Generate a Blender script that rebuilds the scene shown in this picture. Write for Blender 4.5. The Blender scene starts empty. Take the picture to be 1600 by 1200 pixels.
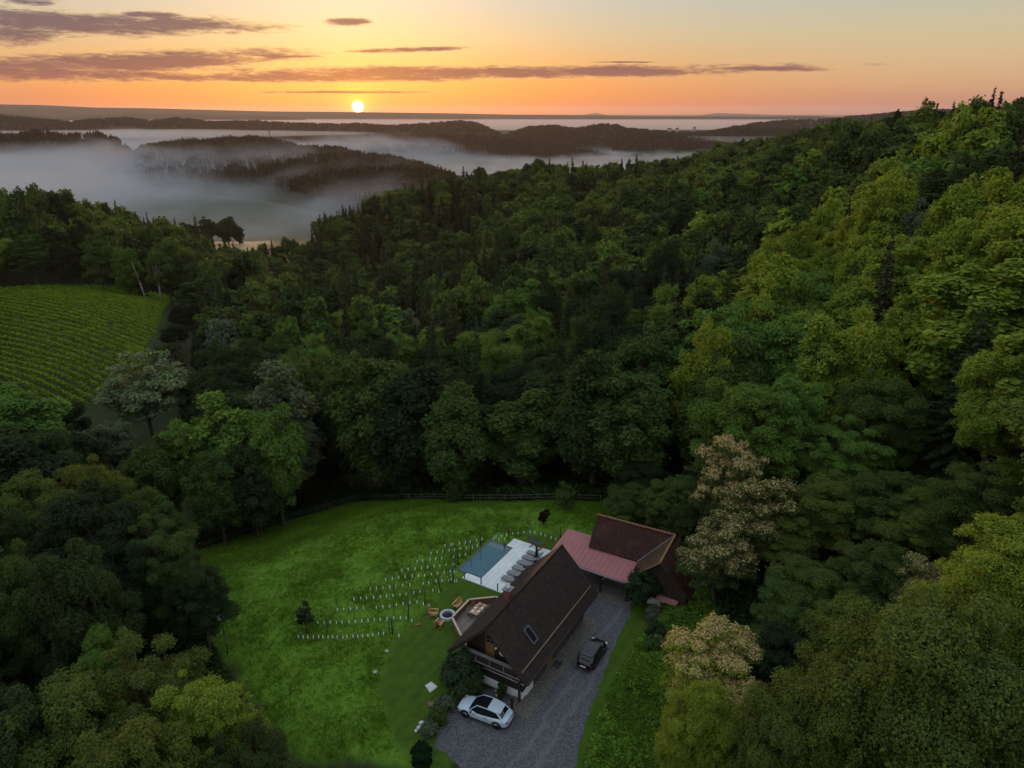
import bpy, bmesh, math, random
import numpy as np
from mathutils import Vector, Matrix
S = bpy.context.scene
COL = S.collection
R = math.radians
rng = np.random.default_rng(7)
random.seed(7)

# ------------------------------------------------------------------ camera
FPX = 1110.0                      # focal length in pixels of the 1600 px wide photograph
PITCH = R(20.95)
CAMZ = 48.0
cam_d = bpy.data.cameras.new("camera")
cam = bpy.data.objects.new("camera", cam_d)
COL.objects.link(cam)
cam.location = (0, 0, CAMZ)
cam.rotation_euler = (R(90) - PITCH, 0, 0)
cam_d.sensor_width = 36.0
cam_d.lens = 36.0 * FPX / 1600.0
cam_d.clip_start = 0.5
cam_d.clip_end = 80000
S.camera = cam

SUN_AZ = R(-11.4)                 # from +Y towards +X
SUN_EL = R(4.5)
# ------------------------------------------------------------------ node helper
class NT:
    """tiny helper for building node trees"""
    def __init__(self, tree):
        self.t = tree
        self.n = tree.nodes
        self.l = tree.links
    def node(self, kind, **props):
        nd = self.n.new(kind)
        for k, v in props.items():
            setattr(nd, k, v)
        return nd
    def put(self, sock, v):
        if v is None:
            return
        if isinstance(v, bpy.types.NodeSocket):
            self.l.new(v, sock)
        else:
            if sock.type == 'RGBA' and len(v) == 3:
                v = (*v, 1)
            sock.default_value = v
    def m(self, op, a=0.0, b=0.0, c=0.0, clamp=False):
        nd = self.node('ShaderNodeMath', operation=op, use_clamp=clamp)
        for i, v in enumerate((a, b, c)):
            self.put(nd.inputs[i], v)
        return nd.outputs[0]
    def mix(self, f, a, b, blend='MIX'):
        nd = self.node('ShaderNodeMix', data_type='RGBA', blend_type=blend)
        self.put(nd.inputs[0], f); self.put(nd.inputs[6], a); self.put(nd.inputs[7], b)
        return nd.outputs[2]
    def ramp(self, f, stops, interp='LINEAR'):
        nd = self.node('ShaderNodeValToRGB')
        cr = nd.color_ramp
        cr.interpolation = interp
        while len(cr.elements) < len(stops):
            cr.elements.new(0.5)
        for e, (p, c) in zip(cr.elements, stops):
            e.position = p
            e.color = (*c, 1) if len(c) == 3 else c
        self.put(nd.inputs[0], f)
        return nd.outputs[0]
    def smooth(self, x, a, b, lo=0.0, hi=1.0):
        nd = self.node('ShaderNodeMapRange', interpolation_type='SMOOTHSTEP')
        for i, v in enumerate((x, a, b, lo, hi)):
            self.put(nd.inputs[i], v)
        return nd.outputs[0]
    def noise(self, vec, scale, detail=3.0, rough=0.55, dist=0.0, out=0):
        nd = self.node('ShaderNodeTexNoise')
        self.put(nd.inputs['Vector'], vec)
        nd.inputs['Scale'].default_value = scale
        nd.inputs['Detail'].default_value = detail
        nd.inputs['Roughness'].default_value = rough
        nd.inputs['Distortion'].default_value = dist
        return nd.outputs[out]
    def comb(self, x, y, z):
        nd = self.node('ShaderNodeCombineXYZ')
        for i, v in enumerate((x, y, z)):
            self.put(nd.inputs[i], v)
        return nd.outputs[0]
    def sep(self, v):
        nd = self.node('ShaderNodeSeparateXYZ')
        self.put(nd.inputs[0], v)
        return nd.outputs

def pix_dir(px, py):
    dx = (px - 800) / FPX; dy = (600 - py) / FPX
    return np.array((dx, math.cos(PITCH) + dy * math.sin(PITCH), -math.sin(PITCH) + dy * math.cos(PITCH)))
def pix_azel(px, py):
    d = pix_dir(px, py)
    return math.degrees(math.atan2(d[0], d[1])), math.degrees(math.atan2(d[2], math.hypot(d[0], d[1])))
def on_depth(px, py, Y):
    """the point seen at that pixel, Y metres ahead of the camera"""
    d = pix_dir(px, py); t = Y / d[1]
    return (d[0] * t, Y, CAMZ + d[2] * t)

# ------------------------------------------------------------------ sky (world)
def build_sky():
    w = bpy.data.worlds.new("World"); S.world = w
    w.use_nodes = True
    g = NT(w.node_tree)
    g.n.clear()
    out = g.node('ShaderNodeOutputWorld')
    bg = g.node('ShaderNodeBackground')
    tc = g.node('ShaderNodeTexCoord')
    x, y, z = g.sep(tc.outputs['Generated'])
    hyp = g.m('SQRT', g.m('ADD', g.m('MULTIPLY', x, x), g.m('MULTIPLY', y, y)))
    el = g.m('MULTIPLY', g.m('ARCTAN2', z, hyp), 57.29578)
    az = g.m('MULTIPLY', g.m('ARCTAN2', x, y), 57.29578)
    daz = g.m('ABSOLUTE', g.m('SUBTRACT', az, math.degrees(SUN_AZ)))
    # elevation 0..90 squeezed so that the first degrees get most of the ramp
    u = g.m('POWER', g.m('DIVIDE', g.m('MAXIMUM', el, 0.0), 90.0), 0.5, clamp=True)
    P = lambda e: (e / 90.0) ** 0.5
    near = g.ramp(u, [(P(0.0), (0.62, 0.125, 0.022)), (P(0.8), (0.70, 0.165, 0.03)), (P(2.0), (0.68, 0.225, 0.05)), (P(3.5), (0.58, 0.29, 0.115)),
                      (P(5.2), (0.51, 0.385, 0.25)), (P(7.4), (0.455, 0.44, 0.395)), (P(14), (0.58, 0.60, 0.58)), (P(35), (0.60, 0.68, 0.74)), (1.0, (0.58, 0.69, 0.80))])
    far = g.ramp(u, [(P(0.0), (0.42, 0.19, 0.15)), (P(0.8), (0.50, 0.24, 0.16)), (P(2.0), (0.58, 0.34, 0.19)), (P(3.5), (0.58, 0.41, 0.24)),
                     (P(5.2), (0.53, 0.45, 0.29)), (P(7.4), (0.43, 0.44, 0.37)), (P(14), (0.48, 0.53, 0.55)), (P(35), (0.60, 0.68, 0.74)), (1.0, (0.58, 0.69, 0.80))])
    f = g.smooth(daz, 3.0, 46.0)
    col = g.mix(f, near, far)
    # the real dusk sky behind it all: a Nishita sky with the sun just up
    sky = g.node('ShaderNodeTexSky', sky_type='NISHITA')
    sky.sun_disc = False
    sky.sun_elevation = SUN_EL
    sky.sun_rotation = SUN_AZ
    sky.air_density = 1.0; sky.dust_density = 2.0
    sk = g.mix(1.0, sky.outputs[0], (0.012, 0.012, 0.012), 'MULTIPLY')
    col = g.mix(1.0, col, sk, 'ADD')
    # aureole of the sun
    a0, e0 = pix_azel(559, 167)
    da = g.m('SUBTRACT', az, a0); de = g.m('SUBTRACT', el, e0)
    r2 = g.m('ADD', g.m('MULTIPLY', da, da), g.m('MULTIPLY', de, de))
    r = g.m('SQRT', r2)
    gl = g.m('EXPONENT', g.m('MULTIPLY', r, -0.32))
    gl2 = g.m('EXPONENT', g.m('MULTIPLY', r, -1.5))
    col = g.mix(1.0, col, g.mix(gl, (0, 0, 0), (0.14, 0.03, 0.0)), 'ADD')
    col = g.mix(1.0, col, g.mix(gl2, (0, 0, 0), (1.5, 0.70, 0.05)), 'ADD')
    # clouds: long stratocumulus streaks low over the horizon
    vec = g.comb(g.m('MULTIPLY', az, 0.33), g.m('MULTIPLY', el, 2.1), 0.0)
    n1 = g.m('SUBTRACT', g.noise(vec, 0.55, 6.0, 0.62, 0.6), 0.5)
    n2 = g.m('SUBTRACT', g.noise(vec, 3.0, 9.0, 0.70, 0.7), 0.5)
    nn = g.m('ADD', g.m('MULTIPLY', n1, 2.9), g.m('MULTIPLY', n2, 2.3))
    clouds = [(150, 40, 300, 19, 2), (20, 40, 120, 30, 0), (50, 3, 45, 6, 8), (238, 23, 52, 6, 3), (190, 97, 330, 17, -9), (60, 116, 260, 13, 4), (446, 88, 62, 3.2, 0),
              (780, 113, 520, 10.5, -2), (500, 121, 330, 8, 0), (1185, 107, 120, 5, 3), (546, 34, 36, 6, 0), (636, 78, 92, 4.2, -6), (560, 144, 150, 2.0, 0), (980, 97, 60, 1.2, 0)]
    best = None
    for cx, cy, hw, hh, sl in clouds:
        ca, ce = pix_azel(cx, cy)
        a1, e1 = pix_azel(cx + hw, cy); a2, e2 = pix_azel(cx - hw, cy)
        _, et = pix_azel(cx, cy - hh)
        wa = abs(a1 - a2) / 2; we = abs(et - ce)
        tilt = (e1 - e2) / max(a1 - a2, 1e-3) - sl * 0.004
        xx = g.m('DIVIDE', g.m('SUBTRACT', az, ca), wa)
        yy = g.m('DIVIDE', g.m('SUBTRACT', g.m('SUBTRACT', el, ce), g.m('MULTIPLY', g.m('SUBTRACT', az, ca), tilt)), we)
        x4 = g.m('POWER', g.m('ABSOLUTE', xx), 2.6)
        v = g.m('SUBTRACT', 1.0, g.m('ADD', x4, g.m('MULTIPLY', yy, yy)))
        best = v if best is None else g.m('MAXIMUM', best, v)
    best = g.m('ADD', best, nn)
    cm = g.smooth(best, -0.30, 0.95)
    edge = g.m('MULTIPLY', g.smooth(best, -0.5, 0.05), g.smooth(best, 0.9, 0.2))
    ccol = g.ramp(u, [(P(0.8), (0.38, 0.12, 0.06)), (P(2.2), (0.26, 0.105, 0.09)), (P(4.5), (0.155, 0.085, 0.10)), (P(7.4), (0.11, 0.09, 0.125)), (P(20), (0.3, 0.3, 0.33))])
    ccol = g.mix(g.m('MULTIPLY', g.m('EXPONENT', g.m('MULTIPLY', r, -0.16)), 0.75), ccol, (0.86, 0.30, 0.06))
    lit = g.m('MULTIPLY', edge, g.smooth(daz, 26.0, 1.0))
    col = g.mix(g.m('MULTIPLY', lit, 0.55), col, (1.0, 0.62, 0.24))
    col = g.mix(g.m('MULTIPLY', cm, 0.9), col, ccol)
    # the sun itself
    disc = g.smooth(r, 0.46, 0.28)
    col = g.mix(disc, col, (9.0, 6.6, 3.2))
    g.put(bg.inputs[0], col)
    bg.inputs[1].default_value = 1.0
    g.l.new(bg.outputs[0], out.inputs[0])
build_sky()

sun_d = bpy.data.lights.new("sun", 'SUN')
sun = bpy.data.objects.new("sun", sun_d); COL.objects.link(sun)
sun_d.energy = 1.8
sun_d.angle = R(5.0)
sun_d.color = (1.0, 0.44, 0.17)
sdir = Vector((math.sin(SUN_AZ) * math.cos(SUN_EL), math.cos(SUN_AZ) * math.cos(SUN_EL), math.sin(SUN_EL)))
sun.rotation_euler = sdir.to_track_quat('Z', 'Y').to_euler()
sun.location = sdir * 200

S.view_settings.view_transform = 'Standard'
S.view_settings.look = 'None'
S.view_settings.exposure = 0.12
S.view_settings.gamma = 1.0
S.render.engine = 'CYCLES'
cy = S.cycles
cy.use_denoising = True
cy.denoiser = 'OPENIMAGEDENOISE'
cy.max_bounces = 8; cy.diffuse_bounces = 3; cy.glossy_bounces = 2; cy.transmission_bounces = 4
cy.volume_bounces = 2
cy.transparent_max_bounces = 32
cy.sample_clamp_indirect = 4.0
cy.use_adaptive_sampling = True
cy.adaptive_threshold = 0.012

# ------------------------------------------------------------------ object helpers
def tag(o, label=None, cat=None, group=None, kind=None):
    if label: o["label"] = label
    if cat: o["category"] = cat
    if group: o["group"] = group
    if kind: o["kind"] = kind
    return o
def empty(name, loc=(0, 0, 0), rz=0.0, label=None, cat=None, group=None):
    o = bpy.data.objects.new(name, None); COL.objects.link(o)
    o.location = loc; o.rotation_euler = (0, 0, rz); o.empty_display_size = 0.3
    return tag(o, label, cat, group)
def mesh_np(name, verts, faces, mat=None, uv=None, smooth=False, matidx=None):
    """mesh from numpy arrays; faces is (n,3) or (n,4)"""
    verts = np.asarray(verts, np.float32); faces = np.asarray(faces, np.int32)
    me = bpy.data.meshes.new(name)
    k = faces.shape[1]
    me.vertices.add(len(verts)); me.vertices.foreach_set("co", verts.ravel())
    me.loops.add(faces.size); me.loops.foreach_set("vertex_index", faces.ravel())
    me.polygons.add(len(faces))
    me.polygons.foreach_set("loop_start", np.arange(0, faces.size, k, dtype=np.int32))
    try:
        me.polygons.foreach_set("loop_total", np.full(len(faces), k, dtype=np.int32))
    except Exception:
        pass
    for m_ in (mat if isinstance(mat, (list, tuple)) else [mat]):
        if m_: me.materials.append(m_)
    if matidx is not None:
        me.polygons.foreach_set("material_index", np.asarray(matidx, np.int32))
    if smooth:
        me.polygons.foreach_set("use_smooth", np.ones(len(faces), bool))
    me.update(calc_edges=True)
    return me
def link(name, me, parent=None, loc=None):
    o = bpy.data.objects.new(name, me); COL.objects.link(o)
    if parent: o.parent = parent
    if loc is not None: o.location = loc
    return o

class MB:
    """collects simple shapes and links them as one mesh object"""
    def __init__(self): self.v = []; self.f = []; self.s = []
    def add(self, vs, fs, smooth=False):
        n = len(self.v)
        self.v += [tuple(map(float, p)) for p in vs]
        self.f += [tuple(i + n for i in f) for f in fs]
        self.s += [smooth] * len(fs)
        return self
    def box(self, c, s, rz=0.0, M=None):
        hx, hy, hz = s[0] / 2, s[1] / 2, s[2] / 2
        ps = [Vector((a * hx, b * hy, d * hz)) for d in (-1, 1) for b in (-1, 1) for a in (-1, 1)]
        Rm = M if M is not None else Matrix.Rotation(rz, 3, 'Z')
        ps = [Rm @ p + Vector(c) for p in ps]
        return self.add(ps, [(0, 2, 3, 1), (4, 5, 7, 6), (0, 1, 5, 4), (2, 6, 7, 3), (0, 4, 6, 2), (1, 3, 7, 5)])
    def bar(self, a, b, w, h=None, up=(0, 0, 1)):
        """rectangular bar from a to b"""
        a = Vector(a); b = Vector(b); h = w if h is None else h
        d = (b - a); L = d.length; d.normalize()
        upv = Vector(up)
        if abs(d.dot(upv)) > 0.98: upv = Vector((1, 0, 0))
        s = d.cross(upv).normalized(); u = s.cross(d).normalized()
        M = Matrix((s, d, u)).transposed()
        return self.box((a + b) / 2, (w, L, h), M=M)
    def tube(self, a, b, r0, r1=None, n=8, cap=True):
        a = Vector(a); b = Vector(b); r1 = r0 if r1 is None else r1
        d = (b - a).normalized()
        s = d.orthogonal().normalized(); u = d.cross(s)
        vs = []
        for p, r in ((a, r0), (b, r1)):
            for i in range(n):
                t = 2 * math.pi * i / n
                vs.append(p + s * (math.cos(t) * r) + u * (math.sin(t) * r))
        self.add(vs, [(i, (i + 1) % n, n + (i + 1) % n, n + i) for i in range(n)], True)
        if cap:
            k = len(self.v) - 2 * n
            self.f += [tuple(k + i for i in reversed(range(n))), tuple(k + n + i for i in range(n))]; self.s += [False, False]
        return self
    def path(self, pts, radii, n=6):
        for i in range(len(pts) - 1):
            self.tube(pts[i], pts[i + 1], radii[i], radii[i + 1], n)
        return self
    def prism(self, poly, z0, z1):
        n = len(poly)
        ar = sum(poly[i][0] * poly[(i + 1) % n][1] - poly[(i + 1) % n][0] * poly[i][1] for i in range(n))
        if ar < 0: poly = poly[::-1]
        vs = [(p[0], p[1], z0) for p in poly] + [(p[0], p[1], z1) for p in poly]
        return self.add(vs, [tuple(reversed(range(n))), tuple(range(n, 2 * n))] + [(i, (i + 1) % n, n + (i + 1) % n, n + i) for i in range(n)])
    def lathe(self, prof, c=(0, 0, 0), n=24, smooth=True):
        vs = []; k = len(prof)
        for i in range(n):
            t = 2 * math.pi * i / n
            vs += [(c[0] + math.cos(t) * r, c[1] + math.sin(t) * r, c[2] + z) for r, z in prof]
        fs = [(i * k + j, ((i + 1) % n) * k + j, ((i + 1) % n) * k + j + 1, i * k + j + 1) for i in range(n) for j in range(k - 1)]
        return self.add(vs, fs, smooth)
    def slab(self, quad, t):
        """thick plate: quad (4 points) pushed t along its normal"""
        q = [Vector(p) for p in quad]
        nrm = (q[1] - q[0]).cross(q[-1] - q[0]).normalized()
        n = len(q)
        vs = q + [p + nrm * t for p in q]
        return self.add(vs, [tuple(reversed(range(n))), tuple(range(n, 2 * n))] + [(i, (i + 1) % n, n + (i + 1) % n, n + i) for i in range(n)])
    def build(self, name, mat, parent=None, bevel=0.0, loc=None, segs=1):
        me = bpy.data.meshes.new(name)
        me.from_pydata(self.v, [], self.f)
        me.polygons.foreach_set("use_smooth", self.s)
        if mat: me.materials.append(mat)
        me.update()
        o = link(name, me, parent, loc)
        if bevel:
            b = o.modifiers.new("bevel", 'BEVEL'); b.width = bevel; b.segments = segs; b.limit_method = 'ANGLE'
        return o

# ------------------------------------------------------------------ materials
def mat(name):
    m_ = bpy.data.materials.new(name); m_.use_nodes = True
    g = NT(m_.node_tree); g.n.clear()
    out = g.node('ShaderNodeOutputMaterial')
    b = g.node('ShaderNodeBsdfPrincipled')
    g.l.new(b.outputs[0], out.inputs[0])
    return m_, g, b, out
def plain(name, c, rough=0.6, metal=0.0, spec=None, var=0.12, scale=6.0, bump=0.0, bscale=30.0, coat=0.0):
    m_, g, b, out = mat(name)
    tc = g.node('ShaderNodeTexCoord').outputs['Object']
    n = g.noise(tc, scale, 5.0, 0.6)
    lo = tuple(x * (1 - var) for x in c); hi = tuple(min(1, x * (1 + var)) for x in c)
    g.put(b.inputs['Base Color'], g.ramp(n, [(0.3, lo), (0.7, hi)]))
    b.inputs['Roughness'].default_value = rough
    b.inputs['Metallic'].default_value = metal
    if spec is not None: b.inputs['Specular IOR Level'].default_value = spec
    if coat: b.inputs['Coat Weight'].default_value = coat; b.inputs['Coat Roughness'].default_value = 0.05
    if bump:
        bp = g.node('ShaderNodeBump'); bp.inputs['Strength'].default_value = bump
        bp.inputs['Distance'].default_value = 0.02
        g.put(bp.inputs['Height'], g.noise(tc, bscale, 4.0, 0.6))
        g.l.new(bp.outputs[0], b.inputs['Normal'])
    return m_
def leaf_mat(name, c1, c2, c3, use_color=False, trans=0.35, hue_var=0.5):
    """leaves: colour differs from tree to tree and leaf to leaf, some light shines through"""
    m_ = bpy.data.materials.new(name); m_.use_nodes = True
    g = NT(m_.node_tree); g.n.clear()
    out = g.node('ShaderNodeOutputMaterial')
    oi = g.node('ShaderNodeObjectInfo')
    geo = g.node('ShaderNodeNewGeometry')
    isl = geo.outputs['Random Per Island']
    if use_color:
        base = oi.outputs['Color']
        alt = g.mix(1.0, base, (1.35, 1.26, 0.85), 'MULTIPLY')
        dk = g.mix(1.0, base, (0.62, 0.70, 0.85), 'MULTIPLY')
    else:
        base = g.ramp(oi.outputs['Random'], [(0.0, c1), (0.45, c2), (1.0, c3)])
        alt = g.mix(1.0, base, (1.35, 1.26, 0.85), 'MULTIPLY')
        dk = g.mix(1.0, base, (0.62, 0.70, 0.85), 'MULTIPLY')
    c = g.mix(g.smooth(isl, 0.0, 0.5), dk, base)
    c = g.mix(g.smooth(isl, 0.55, 1.0), c, alt)
    d = g.node('ShaderNodeBsdfDiffuse'); g.put(d.inputs[0], c)
    t = g.node('ShaderNodeBsdfTranslucent'); g.put(t.inputs[0], g.mix(1.0, c, (1.3, 1.2, 0.5), 'MULTIPLY'))
    mx = g.node('ShaderNodeMixShader'); mx.inputs[0].default_value = trans
    g.l.new(d.outputs[0], mx.inputs[1]); g.l.new(t.outputs[0], mx.inputs[2])
    g.l.new(mx.outputs[0], out.inputs[0])
    return m_

# ------------------------------------------------------------------ numpy value noise
def _hash(ix, iy, seed):
    h = (ix.astype(np.int64) * 374761393 + iy.astype(np.int64) * 668265263 + seed * 1442695041) & 0xFFFFFFFF
    h = ((h ^ (h >> 13)) * 1274126177) & 0xFFFFFFFF
    return ((h ^ (h >> 16)) & 0xFFFF) / 65535.0
def vnoise(x, y, seed=0):
    ix = np.floor(x); iy = np.floor(y); fx = x - ix; fy = y - iy
    fx = fx * fx * (3 - 2 * fx); fy = fy * fy * (3 - 2 * fy)
    a = _hash(ix, iy, seed); b = _hash(ix + 1, iy, seed); c = _hash(ix, iy + 1, seed); d = _hash(ix + 1, iy + 1, seed)
    return (a * (1 - fx) + b * fx) * (1 - fy) + (c * (1 - fx) + d * fx) * fy
def fbm(x, y, octv=4, seed=0):
    s = 0; a = 0.5; t = 0
    for o in range(octv):
        s = s + a * vnoise(x * 2 ** o, y * 2 ** o, seed + o * 17); t += a; a *= 0.5
    return s / t

# ------------------------------------------------------------------ terrain
FLOOR = -92.0
_cp = []
def C(x, y, z): _cp.append((x, y, z))
for x, y in ((-8, 44), (-8, 52), (-8, 60), (-8, 68), (0, 40), (0, 50), (0, 60), (0, 70), (0, 78), (8, 42), (8, 52), (9, 62), (14, 66), (12, 74), (6, 80)): C(x, y, 0)
C(-20, 82, -2.0); C(-14, 70, -0.6); C(-37, 71, -4.5); C(-27, 54, -2.2); C(-26, 64, -2.2); C(-15, 45, -0.8); C(-20, 30, -3); C(12, 86, -1.0); C(-5, 90, -4); C(-30, 85, -8)
C(0, 25, 0.3); C(0, 8, 1); C(-40, 20, -6); C(-40, 45, -6); C(-60, 30, -9); C(-60, 70, -9); C(-50, 90, -11); C(-80, 100, -13); C(-120, 60, -14)
# ravine and the forest beyond the fence
C(-10, 100, -8); C(10, 100, -5); C(0, 150, -11); C(0, 220, -15); C(5, 330, -16); C(0, 480, -2); C(41, 440, -4); C(77, 430, -4); C(115, 400, 6); C(30, 640, -40); C(100, 620, -22)
C(-45, 115, -16); C(-81, 170, -25); C(-112, 350, -50); C(-130, 285, -28); C(-40, 250, -28); C(-70, 400, -42); C(-46, 480, -9); C(-87, 500, -20); C(-138, 520, -38); C(-178, 540, -54); C(-90, 680, -62)
C(-186, 650, -66); C(-264, 700, -72); C(-230, 600, -56); C(-215, 590, -56); C(-250, 605, -56); C(-200, 490, -56); C(-320, 800, -84)
# vineyard bench
for x, y, z in ((-126, 200, -14.5), (-163, 265, -17), (-110, 165, -15), (-150, 180, -14), (-200, 265, -15.5), (-140, 250, -17), (-220, 200, -13), (-180, 150, -12)): C(x, y, z)
C(-200, 340, -19); C(-300, 360, -18); C(-240, 400, -20); C(-170, 370, -36); C(-300, 480, -40); C(-180, 430, -48); C(-420, 300, -20)
# right-hand hillside
C(20, 55, 2.5); C(23, 68, 2.2); C(25, 40, 5); C(16, 40, 2.2); C(34, 55, 8); C(34, 40, 10); C(30, 20, 8); C(46, 78, 8); C(57, 90, 14); C(84, 130, 18.5); C(120, 180, 25)
C(41, 110, 1.0); C(58, 160, 1.5); C(84, 240, 6); C(130, 380, 15); C(68, 130, 16); C(117, 230, 21); C(140, 260, 25); C(26, 90, 0.0); C(70, 60, 24); C(90, 100, 26); C(140, 150, 34); C(110, 60, 40); C(60, 10, 20)
C(200, 250, 33); C(170, 330, 30); C(190, 460, 22); C(260, 400, 28); C(200, 620, 4); C(300, 600, 8); C(400, 300, 40); C(300, 150, 50)
for a in range(-75, 80, 15):
    for r_ in (1100, 1500):
        C(r_ * math.sin(R(a)), r_ * math.cos(R(a)), FLOOR)
_cp = np.array(_cp)
def _tps_fit(P, V, lam):
    n = len(P)
    d = np.linalg.norm(P[:, None] - P[None], axis=2)
    K = np.where(d > 0, d * d * np.log(d + 1e-9), 0) + lam * np.eye(n)
    A = np.zeros((n + 3, n + 3)); A[:n, :n] = K; A[:n, n] = 1; A[:n, n + 1:] = P; A[n, :n] = 1; A[n + 1:, :n] = P.T
    return np.linalg.solve(A, np.concatenate([V, np.zeros(3)]))
_sc = 100.0
_tw = _tps_fit(_cp[:, :2] / _sc, _cp[:, 2], 0.004)
def _sstep(x, a, b):
    t = np.clip((x - a) / (b - a), 0, 1); return t * t * (3 - 2 * t)
def ground(x, y):
    """height of the ground"""
    x = np.atleast_1d(np.asarray(x, float)); y = np.atleast_1d(np.asarray(y, float))
    shp = x.shape; x = x.ravel(); y = y.ravel(); z = np.zeros(len(x))
    P = _cp[:, :2] / _sc; n = len(P)
    for i in range(0, len(x), 20000):
        q = np.stack([x[i:i + 20000], y[i:i + 20000]], 1) / _sc
        d = np.linalg.norm(q[:, None] - P[None], axis=2)
        z[i:i + 20000] = (np.where(d > 0, d * d * np.log(d + 1e-9), 0) @ _tw[:n]) + _tw[n] + q @ _tw[n + 1:]
    r = np.hypot(x, y)
    far = _sstep(r, 750, 1150)
    z = z * (1 - far) + FLOOR * far
    z = np.maximum(z, FLOOR - 1)
    # the house plot is level
    dx = np.maximum(np.maximum(-9.0 - x, x - 13.0), 0); dy = np.maximum(np.maximum(38 - y, y - 76), 0)
    flat = 1 - _sstep(np.hypot(dx, dy), 0.0, 9.0)
    z = z * (1 - flat)
    back = _sstep(-y, -5, 60)
    z = z * (1 - back) + 2.0 * back
    z = z + (1 - flat) * (fbm(x / 9, y / 9, 3, 3) - 0.5) * 0.7 * np.clip(r / 200, 0.15, 1)
    return z.reshape(shp)
def gz(x, y): return float(ground(x, y)[0])
def on_ground(px, py, lift=0.0):
    """where the line of sight through that pixel meets the ground"""
    d = pix_dir(px, py); d = d / d[1]
    ys = np.concatenate([np.arange(10, 200, 0.25), np.arange(200, 1100, 1.0)])
    zz = CAMZ + d[2] * ys - ground(d[0] * ys, ys) - lift
    k = np.nonzero(zz <= 0)[0]
    i = k[0] if len(k) else len(ys) - 1
    if 0 < i < len(ys):
        t = zz[i - 1] / (zz[i - 1] - zz[i] + 1e-9); Y = ys[i - 1] + t * (ys[i] - ys[i - 1])
    else: Y = ys[i]
    return (d[0] * Y, Y)
def to_pix(x, y, z):
    z = z - CAMZ
    f_ = y * math.cos(PITCH) - z * math.sin(PITCH); u_ = y * math.sin(PITCH) + z * math.cos(PITCH)
    return 800 + FPX * x / f_, 600 - FPX * u_ / f_
def in_poly(x, y, poly):
    x = np.atleast_1d(x); y = np.atleast_1d(y); c = np.zeros(x.shape, bool)
    n = len(poly)
    for i in range(n):
        x1, y1 = poly[i]; x2, y2 = poly[(i + 1) % n]
        k = ((y1 > y) != (y2 > y)) & (x < (x2 - x1) * (y - y1) / (y2 - y1 + 1e-12) + x1)
        c ^= k
    return c
def poly_dist(x, y, poly, closed=True):
    """distance to the outline"""
    d = np.full(np.shape(x), 1e9); n = len(poly)
    for i in range(n if closed else n - 1):
        a = np.array(poly[i]); b = np.array(poly[(i + 1) % n]); ab = b - a
        t = np.clip(((x - a[0]) * ab[0] + (y - a[1]) * ab[1]) / (ab @ ab + 1e-9), 0, 1)
        d = np.minimum(d, np.hypot(x - a[0] - t * ab[0], y - a[1] - t * ab[1]))
    return d
def G(*pts): return [on_ground(*p) for p in pts]

FENCE = G((303, 862), (380, 838), (470, 808), (560, 782)) + G((640, 782), (740, 784), (840, 783), (938, 785))
MEADOW = G((303, 862)) + FENCE[1:] + [(15, 80), (14, 66), (8, 64), (-5, 50), (-6, 44.5), (-5, 40)] + G((630, 1198), (470, 1190), (420, 1120), (335, 1000), (318, 920))
EMBANK = G((1030, 935), (1085, 900), (1125, 950), (1100, 1060), (1060, 1150), (1030, 1260), (900, 1260), (935, 1140), (965, 1060), (1000, 985))
PLOT = FENCE + [(17, 80), (24, 70)] + G((1110, 930), (1100, 1000), (1050, 1080), (1010, 1150), (980, 1250), (470, 1250), (440, 1180), (400, 1110), (335, 1010), (318, 920))
VINE = [on_ground(-60, 458), on_ground(278, 468), on_ground(250, 510), on_ground(225, 560), on_ground(180, 610), on_ground(120, 645), on_ground(-60, 645)]
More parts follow.
